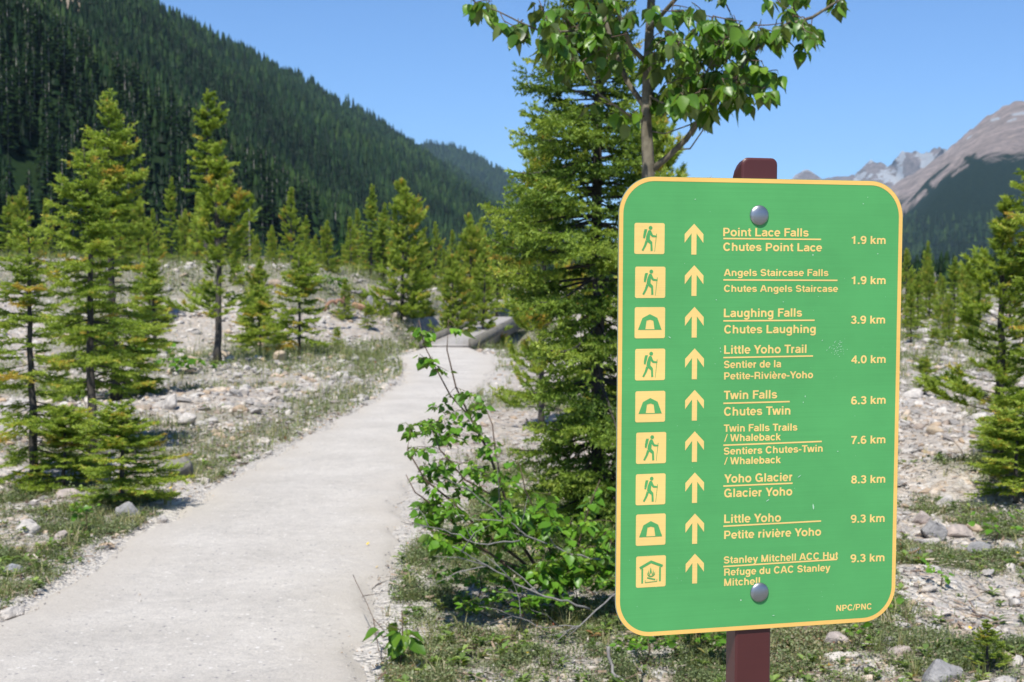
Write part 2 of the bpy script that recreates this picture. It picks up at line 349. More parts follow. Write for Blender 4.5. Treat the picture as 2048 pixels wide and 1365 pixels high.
# ------------------------------------------------------------------ hills and mountains
def ridge_patch(name, crest, foot, nu, nv, mat, amp=0.0, freq=1.0, seed=1, back=0.6, prof=1.0, label=None, rough=0.25, crestamp=None, bands=None, snow_bands=None):
    """terrain between a crest polyline and a foot polyline, with a far side falling away"""
    crest = np.asarray(crest, float); foot = np.asarray(foot, float)
    def resamp(P, n):
        d = np.concatenate([[0], np.cumsum(np.linalg.norm(np.diff(P, axis=0), axis=1))]); s = np.linspace(0, d[-1], n)
        return np.stack([np.interp(s, d, P[:, i]) for i in range(3)], -1), s
    C, s = resamp(crest, nu); Fp, _ = resamp(foot, nu)
    nb = max(4, nv // 4)
    v = np.concatenate([-np.linspace(back, 0, nb, endpoint=False), np.linspace(0, 1, nv)])
    V = v[:, None, None]
    P = C[None] * (1 - np.abs(V) * np.sign(1)) + Fp[None] * np.abs(V)
    back_dir = C - Fp
    P = np.where(V < 0, C[None] + back_dir[None] * (-V), P)
    z = np.where(v[:, None] < 0, C[None, :, 2] * (1 + v[:, None]) , C[None, :, 2] * (1 - np.abs(v[:, None])) ** prof + Fp[None, :, 2] * np.abs(v[:, None]))
    P[..., 2] = z
    S = s[None, :] / 1000 * freq; vv = v[:, None] * np.ones_like(S)
    H = np.maximum(C[None, :, 2] - Fp[None, :, 2], 1)
    gl = fbm(S * 2.2 + vv * 0.7, vv * 1.1, 5, seed)            # gullies running down the slope
    fi = fbm(S * 9 + vv * 2, vv * 6, 4, seed + 5)
    w = np.clip(np.sin(np.clip(np.abs(vv), 0, 1) * math.pi), 0, 1) ** 0.6
    ca = (amp * 0.15 if crestamp is None else crestamp)
    P[..., 2] += (gl - .5) * amp * w + (fi - .5) * amp * rough * (0.25 + w) * (ca > 0) + (fbm(S * 14, S * 0, 3, seed + 9) - .5) * ca * (1 - np.clip(np.abs(vv) * 3, 0, 1))
    ii = np.arange(P.shape[0] * P.shape[1]).reshape(P.shape[:2])
    Q = np.stack([ii[:-1, :-1], ii[1:, :-1], ii[1:, 1:], ii[:-1, 1:]], -1).reshape(-1, 4)
    o = mk(name, P.reshape(-1, 3), Q, mat, smooth=True, vattr={"down": vv.ravel(), "gul": gl.ravel(), "fi": fi.ravel()})
    tag(o, label, kind="structure")
    if bands:
        px, py, f = to_px(P.reshape(-1, 3)); m_ = np.zeros(px.shape)
        for (ax_, ay_, bx_, by_, w_) in bands:
            L2 = (bx_ - ax_) ** 2 + (by_ - ay_) ** 2; t_ = np.clip(((px - ax_) * (bx_ - ax_) + (py - ay_) * (by_ - ay_)) / L2, 0, 1)
            d_ = np.hypot(px - ax_ - t_ * (bx_ - ax_), py - ay_ - t_ * (by_ - ay_)); m_ = np.maximum(m_, sstep(1.3, .5, d_ / w_ + (fi.ravel() - .5) * 3.6 + (gl.ravel() - .5)))
        m_ *= (vv.ravel() >= 0)
        sm = np.zeros(px.shape)
        for (ax_, ay_, bx_, by_, w_) in (snow_bands or []):
            L2 = (bx_ - ax_) ** 2 + (by_ - ay_) ** 2; t_ = np.clip(((px - ax_) * (bx_ - ax_) + (py - ay_) * (by_ - ay_)) / L2, 0, 1)
            sm = np.maximum(sm, sstep(1.3, .6, np.hypot(px - ax_ - t_ * (bx_ - ax_), py - ay_ - t_ * (by_ - ay_)) / w_ + (fi.ravel() - .5) * 2))
        at = o.data.attributes.new('snow', 'FLOAT', 'POINT'); at.data.foreach_set('value', (sm * (vv.ravel() >= 0)).astype(np.float32)); at = o.data.attributes.new('scree', 'FLOAT', 'POINT'); at.data.foreach_set('value', m_.astype(np.float32))
    return o, P

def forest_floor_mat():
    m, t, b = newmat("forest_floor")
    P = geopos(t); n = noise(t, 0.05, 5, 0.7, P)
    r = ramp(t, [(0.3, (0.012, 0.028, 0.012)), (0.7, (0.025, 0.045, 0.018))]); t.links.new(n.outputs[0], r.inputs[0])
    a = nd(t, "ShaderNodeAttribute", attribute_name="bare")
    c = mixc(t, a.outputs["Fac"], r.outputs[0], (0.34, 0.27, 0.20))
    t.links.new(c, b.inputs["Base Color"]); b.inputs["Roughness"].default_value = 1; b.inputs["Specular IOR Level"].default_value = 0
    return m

def hill_z(x, y):
    s = (-135 + 0.10 * y) - x                     # distance up from the foot of the slope
    s = s + (fbm(y * 0.004, s * 0.002, 3, 61) - .5) * 90
    top = 325 * sstep(6200, 4000, y) + (fbm(y * 0.0011, y * 0 + 2, 3, 63) - .5) * 40
    z = 0.71 * np.clip(s, 0, None)
    z = np.minimum(z, top + (z - top) * -0.45)
    z = np.where(s > 0, z + (fbm(x * 0.006, y * 0.006, 4, 62) - .5) * 36 * sstep(0, 200, s), 0)
    return z + 5 * sstep(150, 420, y) * sstep(300, -200, x) - 0.6 * (s < 0) * 10
hy = 80 * 1.022 ** np.arange(0, 205); hs = np.linspace(-60, 1400, 110)
HY, HS = np.meshgrid(hy, hs); HX = -135 + 0.10 * HY - HS; HZ = hill_z(HX, HY)
ii = np.arange(HX.size).reshape(HX.shape)
Q = np.stack([ii[:-1, :-1], ii[:-1, 1:], ii[1:, 1:], ii[1:, :-1]], -1).reshape(-1, 4)
def hill_bare(x, y):
    px, py, f = to_px(np.stack([x, y, hill_z(x, y)], -1).reshape(-1, 3)); return np.zeros(x.size)
SCREE = [(W(140, 6, 1500), 26, 70), (W(98, -30, 1500), 30, 110), (W(60, -60, 1450), 40, 90)]
bare = np.zeros_like(HX)
FF = forest_floor_mat()
# places on the slope where the bare rock strips lie
def on_slope(px, py):
    for Y in np.arange(300, 5000, 10):
        p = W(px, py, Y)
        if hill_z(p[0:1], p[1:2])[0] > p[2]: return p
    return None
strips = []
for (a, b_) in (((105, -30), (122, 18)), ((120, -10), (150, 26)), ((88, -40), (96, 10))):
    A, B = on_slope(*a), on_slope(*b_)
    if A is not None and B is not None: strips.append((A, B))
def strip_d(x, y):
    d = np.full(np.shape(x), 1e9)
    for A, B in strips:
        ab = (B - A)[:2]; L = ab @ ab
        t_ = np.clip(((x - A[0]) * ab[0] + (y - A[1]) * ab[1]) / L, 0, 1)
        d = np.minimum(d, np.hypot(x - A[0] - t_ * ab[0], y - A[1] - t_ * ab[1]))
    return d
bare = sstep(22, 8, strip_d(HX, HY) + (fbm(HX * .03, HY * .03, 3, 3) - .5) * 12)
o = mk("forested_hill", np.stack([HX, HY, HZ], -1).reshape(-1, 3), Q, FF, smooth=True, vattr={"bare": bare.ravel()})
tag(o, "steep valley side under dense dark conifer forest, left of the trail", kind="structure")

def mtn_mat(name, tree_lo, rocky=(0.33, 0.285, 0.26), patches=True, snow=0.0, seed=0.0):
    m, t, b = newmat(name)
    P = geopos(t)
    d = nd(t, "ShaderNodeAttribute", attribute_name="down"); g = nd(t, "ShaderNodeAttribute", attribute_name="gul"); fi = nd(t, "ShaderNodeAttribute", attribute_name="fi")
    n1 = noise(t, 0.004, 6, 0.7, P); n2 = noise(t, 0.03, 5, 0.75, P)
    mp = t.nodes.new("ShaderNodeMapping"); t.links.new(P, mp.inputs[0]); mp.inputs["Scale"].default_value = (1, 1, 5)
    n3 = noise(t, 0.006, 5, 0.6, mp.outputs[0])
    dark = tuple(x * 0.62 for x in rocky)
    rk = ramp(t, [(0.3, dark), (0.6, rocky), (0.8, tuple(min(1, x * 1.25) for x in rocky))]); t.links.new(n3.outputs[0], rk.inputs[0])
    rk2 = ramp(t, [(0.32, (0.58, 0.57, 0.60)), (0.5, (0.95, .93, .92)), (0.68, (1.22, 1.17, 1.10))]); t.links.new(n2.outputs[0], rk2.inputs[0])
    c = mixc(t, 1.0, rk.outputs[0], rk2.outputs[0], 'MULTIPLY')
    fr = ramp(t, [(0.35, (0.012, 0.030, 0.014)), (0.65, (0.032, 0.062, 0.026))]); n4 = noise(t, 0.09, 4, 0.8, P); t.links.new(n4.outputs[0], fr.inputs[0])
    k = mathn(t, 'ADD', d.outputs["Fac"], mathn(t, 'MULTIPLY', mathn(t, 'SUBTRACT', n1.outputs[0], 0.5), 0.30))
    k = mathn(t, 'ADD', k, mathn(t, 'MULTIPLY', mathn(t, 'SUBTRACT', n2.outputs[0], 0.5), 0.09))
    k = mathn(t, 'SUBTRACT', k, mathn(t, 'MULTIPLY', mathn(t, 'SUBTRACT', g.outputs["Fac"], 0.5), 0.35))
    f = mathn(t, 'MULTIPLY', mathn(t, 'SUBTRACT', k, tree_lo), 28, True)
    if patches:
        mp2 = t.nodes.new("ShaderNodeMapping"); t.links.new(P, mp2.inputs[0]); mp2.inputs["Scale"].default_value = (0.8, 0.35, 1.1); mp2.inputs["Location"].default_value = (seed, seed * 2, 0)
        n5 = noise(t, 0.0030, 4, 0.6, mp2.outputs[0])
        up = mathn(t, 'MULTIPLY', mathn(t, 'SUBTRACT', tree_lo + 0.36, d.outputs["Fac"]), 8, True)
        pf = nd(t, "ShaderNodeAttribute", attribute_name="scree").outputs["Fac"]
        f = mathn(t, 'MULTIPLY', f, mathn(t, 'SUBTRACT', 1.0, pf))
    c = mixc(t, f, c, fr.outputs[0])
    if patches: c = mixc(t, nd(t, "ShaderNodeAttribute", attribute_name="snow").outputs["Fac"], c, (0.85, 0.86, 0.88))
    if snow > 0:
        mp3 = t.nodes.new("ShaderNodeMapping"); t.links.new(P, mp3.inputs[0]); mp3.inputs["Scale"].default_value = (1, 1, 2.5); mp3.inputs["Location"].default_value = (seed * 3, 0, 0)
        n6 = noise(t, 0.0035, 5, 0.6, mp3.outputs[0])
        s_ = mathn(t, 'MULTIPLY', mathn(t, 'SUBTRACT', n6.outputs[0], 1 - snow), 30, True)
        c = mixc(t, s_, c, (0.85, 0.87, 0.9))
    t.links.new(c, b.inputs["Base Color"]); b.inputs["Roughness"].default_value = 1; b.inputs["Specular IOR Level"].default_value = 0
    h = mathn(t, 'ADD', mathn(t, 'MULTIPLY', n2.outputs[0], 0.5), n4.outputs[0]); bump(t, h, b, 45, 1.0)
    return m
def wl(*pts): return [W(*p) for p in pts]
# the second spur on the left, farther down the valley
_, P2 = ridge_patch("far_forested_spur", wl((600, 225, 6600), (760, 262, 6500), (830, 290, 6400), (900, 290, 6300), (950, 312, 6200), (1010, 350, 6100), (1080, 415, 6000), (1180, 480, 5900), (1340, 555, 5800)),
    [(-900, 3900, -5), (-300, 4300, -5), (100, 4500, -5), (600, 5000, -5), (900, 5300, -5)], 160, 60, mtn_mat("spur_forest", -0.3, patches=False), amp=70, seed=3, prof=1.0, crestamp=14,
    label="bluish forested spur of the valley side seen past the big spruce")
# the mountain on the right
_, P3 = ridge_patch("right_mountain", wl((1330, 560, 9200), (1500, 525, 8600), (1640, 470, 7900), (1740, 405, 7400), (1800, 362, 7000), (1850, 335, 6700), (1892, 303, 6500), (1922, 277, 6300), (1965, 240, 6050), (2005, 213, 5800), (2035, 201, 5600), (2090, 206, 5400), (2200, 215, 5000), (2400, 190, 4700), (2700, 150, 4200)),
    [(1400, 6800, -5), (1200, 5600, -5), (1000, 4700, -5), (820, 3700, -5), (700, 2600, -5), (900, 1900, -5), (1100, 1500, -5)], 260, 170, mtn_mat("right_slopes", 0.345, rocky=(0.74, 0.61, 0.55), seed=140.0, snow=0.30), amp=150, freq=1.0, seed=12, prof=1.12, crestamp=22, rough=0.12, bands=[(1866, 366, 1924, 322, 9), (1958, 308, 2044, 262, 10), (1798, 424, 1846, 386, 9), (1905, 352, 1935, 330, 4)], snow_bands=[(2026, 230, 2075, 220, 4), (1984, 241, 1996, 237, 3), (2016, 243, 2030, 238, 3), (1935, 278, 1942, 272, 2)],
    label="bare grey-pink mountain with forested lower slopes behind the right edge of the sign")
_, P4 = ridge_patch("snowy_peaks", wl((1180, 560, 11700), (1300, 430, 11388), (1420, 395, 11232), (1530, 385, 11076), (1575, 366, 10920), (1590, 352, 10920), (1608, 337, 10920), (1625, 346, 10920), (1642, 356, 10920), (1700, 356, 10764), (1722, 336, 10530), (1742, 322, 10452), (1762, 327, 10374), (1782, 333, 10218), (1790, 316, 10140), (1803, 303, 10062), (1822, 306, 9984), (1845, 312, 9828), (1868, 297, 9672), (1885, 300, 9516), (1960, 300, 9360), (2100, 290, 9204)),
    [(0, 8600, 0), (1500, 8500, 0), (3000, 8200, 0), (4000, 7400, 0)], 320, 60, mtn_mat("snowy_rock", 0.62, rocky=(0.52, 0.44, 0.42), patches=False, snow=0.49, seed=37.0), amp=330, freq=1.3, seed=21, prof=1.0, crestamp=40, rough=0.35,
    label="far row of rocky peaks with snow patches above the sign's top edge")

# ------------------------------------------------------------------ haze
def haze_box():
    V = [(x, y, z) for z in (-14, 1500) for y in (-700, 15500) for x in (-9500, 9500)]
    Q = [(0, 2, 3, 1), (4, 5, 7, 6), (0, 1, 5, 4), (2, 6, 7, 3), (0, 4, 6, 2), (1, 3, 7, 5)]
    m = bpy.data.materials.new("haze_air"); m.use_nodes = True; t = m.node_tree; t.nodes.clear()
    o_ = t.nodes.new("ShaderNodeOutputMaterial"); p = t.nodes.new("ShaderNodeVolumePrincipled")
    p.inputs["Color"].default_value = (0.52, 0.77, 1.0, 1); p.inputs["Density"].default_value = 3.6e-5; p.inputs["Anisotropy"].default_value = 0.0
    t.links.new(p.outputs[0], o_.inputs["Volume"])
    o = mk("haze", V, Q, m); tag(o, "thin blue haze filling the valley air", kind="stuff")
haze_box()
# ------------------------------------------------------------------ conifers
def needles(rng, S0, S1, tint, dens, nlen, nw, ang=0.85, flat=0.0):
    """thin triangular needles set round twig segments S0-S1"""
    S0 = np.asarray(S0); S1 = np.asarray(S1); tint = np.asarray(tint)
    L = np.linalg.norm(S1 - S0, axis=1)
    cnt = np.maximum(1, np.round(L * dens + rng.rand(len(L)) - 0.5).astype(int))
    k = np.repeat(np.arange(len(L)), cnt); n = len(k)
    t = rng.rand(n); base = S0[k] + (S1 - S0)[k] * t[:, None]
    ax = unit((S1 - S0)[k])
    rnd = rng.normal(size=(n, 3)); rnd[:, 2] *= (1 - flat); perp = unit(rnd - (rnd * ax).sum(1)[:, None] * ax)
    a = ang * (0.75 + 0.5 * rng.rand(n))
    d = ax * np.cos(a)[:, None] + perp * np.sin(a)[:, None]
    side = unit(np.cross(d, rng.normal(size=(n, 3))))
    l = nlen * (0.7 + 0.6 * rng.rand(n)); w = nw * 0.5
    V = np.stack([base - side * w, base + side * w, base + d * l[:, None]], 1).reshape(-1, 3)
    return V, np.arange(n * 3).reshape(-1, 3), np.clip(tint[k] + rng.normal(0, 0.06, n), 0, 1)

def conifer(seed, H, z0, prof, dz, nper, pitch, twig_gap, twig_len, dens, nlen, nw, trunk_r=None, kind='spruce', tint0=0.45, tmul=1.0,
            droop=0.25, gaps=0.12, lean=0.0, sub=False, seg=0.06, orange=0.05, lowgap=0.0):
    rng = np.random.RandomState(seed)
    tr = Geo(); r0 = trunk_r or H * 0.014
    zz = np.linspace(0, H, 14)
    bx = np.cumsum(rng.normal(0, 0.006, 14)) * H * 0.5 + lean * zz; by = np.cumsum(rng.normal(0, 0.006, 14)) * H * 0.5
    P = np.stack([bx, by, zz], -1); rad = r0 * (1 - zz / H) ** 0.8 + 0.004
    rad[0] *= 1.35; tr.tube(P, rad, 8)
    S0, S1, TI = [], [], []
    z = z0
    while z < H * 0.985:
        t = z / H
        n = max(2, int(nper * (0.7 + 0.6 * rng.rand()) * (1 if t < .85 else .8)))
        az0 = rng.rand() * 6.28
        for j in range(n):
            if rng.rand() < gaps + lowgap * (1 - t) ** 1.5: continue
            az = az0 + j * 6.283 / n + rng.normal(0, 0.25)
            L = prof(t) * (0.62 + 0.62 * rng.rand()) * (1 + 0.28 * math.sin(az + 5 * t + seed))
            if rng.rand() < 0.06: L *= 1.25
            p = np.interp(t, [0, 0.5, 1], pitch) + rng.normal(0, 0.10)
            zb = z + rng.uniform(-.4, .4) * dz
            c0 = np.array([np.interp(zb, zz, bx), np.interp(zb, zz, by), zb])
            ns = max(3, int(L / seg)); pts = [c0]; yaw = az
            bt = tint0 + rng.normal(0, 0.10); 
            if rng.rand() < orange * .6: bt += 0.30
            for i in range(ns):
                u = (i + 1) / ns
                pp = p - droop * math.sin(u * math.pi) * 0.6 + (0.5 * u * u if kind != 'dead' else 0) * (0.8 if kind == 'spruce' else 1.3) * 0.5
                yaw += rng.normal(0, 0.05)
                pts.append(pts[-1] + np.array([math.cos(yaw) * math.cos(pp), math.sin(yaw) * math.cos(pp), math.sin(pp)]) * L / ns)
            pts = np.array(pts)
            br = max(0.0025, r0 * 0.16 * (L / max(prof(0.2), .1)))
            tr.tube(pts[::2] if len(pts) > 5 else pts, np.linspace(br, br * 0.3, len(pts[::2] if len(pts) > 5 else pts)), 4, cap=False)
            if kind == 'dead': continue
            start = 0.30 if t < 0.6 else 0.12
            if kind == 'pine': start = 0.45 if t < .8 else 0.15
            for i in range(ns):
                u = (i + 0.5) / ns
                if u < start: continue
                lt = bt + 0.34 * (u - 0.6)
                S0.append(pts[i]); S1.append(pts[i + 1]); TI.append(lt)
                d = unit(pts[i + 1] - pts[i]); side = unit(np.cross(d, [0, 0, 1.0]))
                m = max(1, int(round(L / ns / twig_gap + rng.rand() - .5)))
                for q in range(m):
                    for sgn in (-1, 1):
                        if rng.rand() < 0.15: continue
                        tl_ = twig_len * L * (1.05 - u) ** 0.7 * (0.6 + 0.6 * rng.rand()) + 0.02
                        if kind == 'pine': tl_ = twig_len * L * (0.5 + 0.6 * rng.rand())
                        s = pts[i] + (pts[i + 1] - pts[i]) * rng.rand()
                        up = rng.normal(-0.08, 0.18) if kind == 'spruce' else rng.normal(0.35, 0.3)
                        td = unit(d * 0.75 + side * sgn * (0.65 + .2 * rng.rand()) + np.array([0, 0, up]))
                        ncut = 2 if tl_ > 0.08 else 1
                        a_ = s
                        for c in range(ncut):
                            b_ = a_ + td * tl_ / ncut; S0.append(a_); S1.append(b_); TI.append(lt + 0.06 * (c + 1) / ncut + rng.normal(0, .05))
                            if sub and tl_ > 0.07:
                                s2 = unit(np.cross(td, [0, 0, 1.0]))
                                for g2 in (-1, 1):
                                    if rng.rand() < .2: continue
                                    e = (a_ + b_) / 2; f = e + unit(td * .7 + s2 * g2 * .7 + np.array([0, 0, rng.normal(-.1, .15)])) * tl_ * 0.38
                                    S0.append(e); S1.append(f); TI.append(lt + 0.06 + rng.normal(0, .05))
                            a_ = b_; td = unit(td + np.array([0, 0, rng.normal(0.03, .06)]))
        z += dz * (0.75 + 0.5 * rng.rand()) * (0.55 + 0.55 * (1 - t))
    # leader shoot
    S0.append(np.array([bx[-1], by[-1], H * 0.955])); S1.append(np.array([bx[-1], by[-1], H * 1.02])); TI.append(tint0 + .2)
    flatk = 0.25 if kind == 'spruce' else 0.0
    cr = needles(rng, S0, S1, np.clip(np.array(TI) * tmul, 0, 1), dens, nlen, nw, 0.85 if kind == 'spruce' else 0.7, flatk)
    return tr, cr

TEMPL = {}
def template(key, mat=None, **kw):
    tr, cr = conifer(**kw)
    V, T, A = tr.get()
    t_o = mk("trunk", V, T, M_BARK, link_it=False, smooth=True)
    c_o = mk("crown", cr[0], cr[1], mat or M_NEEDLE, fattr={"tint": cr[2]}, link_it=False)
    TEMPL[key] = (t_o.data, c_o.data, kw['H'])
def plant(key, name, loc, Hh, label, cat="tree", group=None, rz=0.0, wide=1.0, tilt=0.0):
    t_me, c_me, H0 = TEMPL[key]; s = Hh / H0
    e = empty(name, loc); e.rotation_euler = (tilt, 0, rz); e.scale = (s * wide, s * wide, s)
    tag(e, label, cat, group)
    for nm, me in (("trunk", t_me), ("crown", c_me)):
        o = bpy.data.objects.new(nm, me); link(o, e)
    return e
def at_ground(px, py_base, Y=None):
    """ground place seen at photo point; Y given when the foot is hidden"""
    if Y is None:
        best = None
        for Yc in np.arange(4.5, 140, 0.05):
            p = W(px, py_base, Yc)
            if height(p[0], p[1]) >= p[2]: best = Yc; break
        Y = best or 100
    x = (px - CX) / F * Y * 1.0
    return np.array([x, Y, float(height(x, Y)) - 0.02])
def top_h(px_top_y, base):
    """height a thing standing at base needs for its top to be seen at row px_top_y"""
    return W(1024, px_top_y, base[1])[2] - base[2]

full = lambda w, k=0.85: (lambda t: w * (1 - t) ** k + 0.03)
template('fir_a', seed=11, H=3.6, z0=0.10, prof=lambda t: 0.72 * (1 - t) ** 0.62 * (0.8 + 0.2 * math.sin(t * 9)) + 0.05, dz=0.145, nper=8, lowgap=.22, pitch=(-0.2, 0.12, 0.7), twig_gap=0.042, twig_len=0.46, dens=170, nlen=0.030, nw=0.013, tint0=0.60, droop=0.35, sub=True, orange=0.07, seg=0.07)
template('fir_c', seed=77, H=3.0, z0=0.25, prof=lambda t: 0.55 * (1 - t) ** 0.6 + 0.05, dz=0.14, nper=7, pitch=(-0.35, 0.05, 0.7), twig_gap=0.042, twig_len=0.46, dens=190, nlen=0.028, nw=0.012, tint0=0.62, droop=0.4, sub=True, gaps=0.2, orange=0.07)
template('fir_b', lowgap=.42, seed=12, H=3.0, z0=0.72, prof=lambda t: 0.50 * (1 - t) ** 0.55 + 0.05, dz=0.12, nper=8, pitch=(-0.35, 0.0, 0.7), twig_gap=0.042, twig_len=0.46, dens=190, nlen=0.028, nw=0.012, tint0=0.60, droop=0.3, sub=True, gaps=0.15, orange=0.07)
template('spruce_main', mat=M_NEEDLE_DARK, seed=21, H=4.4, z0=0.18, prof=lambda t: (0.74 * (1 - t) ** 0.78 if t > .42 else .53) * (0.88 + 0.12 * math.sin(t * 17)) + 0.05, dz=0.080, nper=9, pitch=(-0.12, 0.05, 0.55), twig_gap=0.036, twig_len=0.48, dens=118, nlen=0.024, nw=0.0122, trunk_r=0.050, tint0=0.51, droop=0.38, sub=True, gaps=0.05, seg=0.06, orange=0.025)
template('pine_a', seed=31, H=4.0, z0=0.9, prof=lambda t: 0.72 * (1 - t) ** 0.45 * (0.7 + .3 * math.sin(t * 12)) + 0.10, dz=0.20, nper=7, pitch=(0.05, 0.5, 0.95), twig_gap=0.08, twig_len=0.30, dens=330, nlen=0.065, nw=0.016, kind='pine', tint0=0.60, gaps=0.06, seg=0.09, orange=0.07)
template('pine_b', seed=32, H=4.0, z0=0.35, prof=lambda t: 0.85 * (1 - t) ** 0.6 + 0.08, dz=0.20, nper=8, pitch=(0.0, 0.35, 0.9), twig_gap=0.08, twig_len=0.30, dens=200, nlen=0.070, nw=0.022, kind='pine', tint0=0.70, gaps=0.06, seg=0.10, orange=0.06)
template('mid_a', seed=41, H=5.0, z0=0.35, prof=lambda t: 1.1 * (1 - t) ** 0.75 * (0.8 + .2 * math.sin(t * 14)) + 0.10, dz=0.21, nper=7, pitch=(-0.1, 0.25, 0.9), twig_gap=0.08, twig_len=0.36, dens=105, nlen=0.080, nw=0.038, kind='pine', tint0=0.62, gaps=0.12, seg=0.11, orange=0.05)
template('mid_b', seed=42, H=5.0, z0=0.6, prof=lambda t: 0.80 * (1 - t) ** 0.6 * (0.8 + .2 * math.sin(t * 19)) + 0.09, dz=0.20, nper=8, pitch=(-0.2, 0.15, 0.9), twig_gap=0.08, twig_len=0.40, dens=110, nlen=0.075, nw=0.035, kind='spruce', tint0=0.58, gaps=0.16, seg=0.11, orange=0.05)
template('mid_c', seed=43, H=5.0, z0=0.20, prof=lambda t: 1.3 * (1 - t) ** 0.75 * (0.82 + .18 * math.sin(t * 11)) + 0.10, dz=0.19, nper=9, pitch=(0.0, 0.35, 0.95), twig_gap=0.08, twig_len=0.34, dens=100, nlen=0.085, nw=0.040, kind='pine', tint0=0.62, gaps=0.12, seg=0.12, orange=0.05)
template('sparse', seed=44, H=5.2, z0=2.3, prof=lambda t: 0.98 * (1 - t) ** 0.5 * (0.5 + .5 * abs(math.sin(t * 13))) + 0.08, dz=0.24, nper=6, pitch=(-0.3, -0.05, 0.6), twig_gap=0.06, twig_len=0.42, dens=150, nlen=0.070, nw=0.032, kind='spruce', tint0=0.62, gaps=0.15, seg=0.12)
template('small', seed=45, H=1.6, z0=0.30, prof=lambda t: 0.48 * (1 - t) ** 0.5 + 0.05, dz=0.10, nper=7, pitch=(-0.15, 0.1, 0.8), twig_gap=0.04, twig_len=0.40, dens=230, nlen=0.036, nw=0.016, kind='spruce', tint0=0.66, gaps=0.1, seg=0.06, orange=0.07)

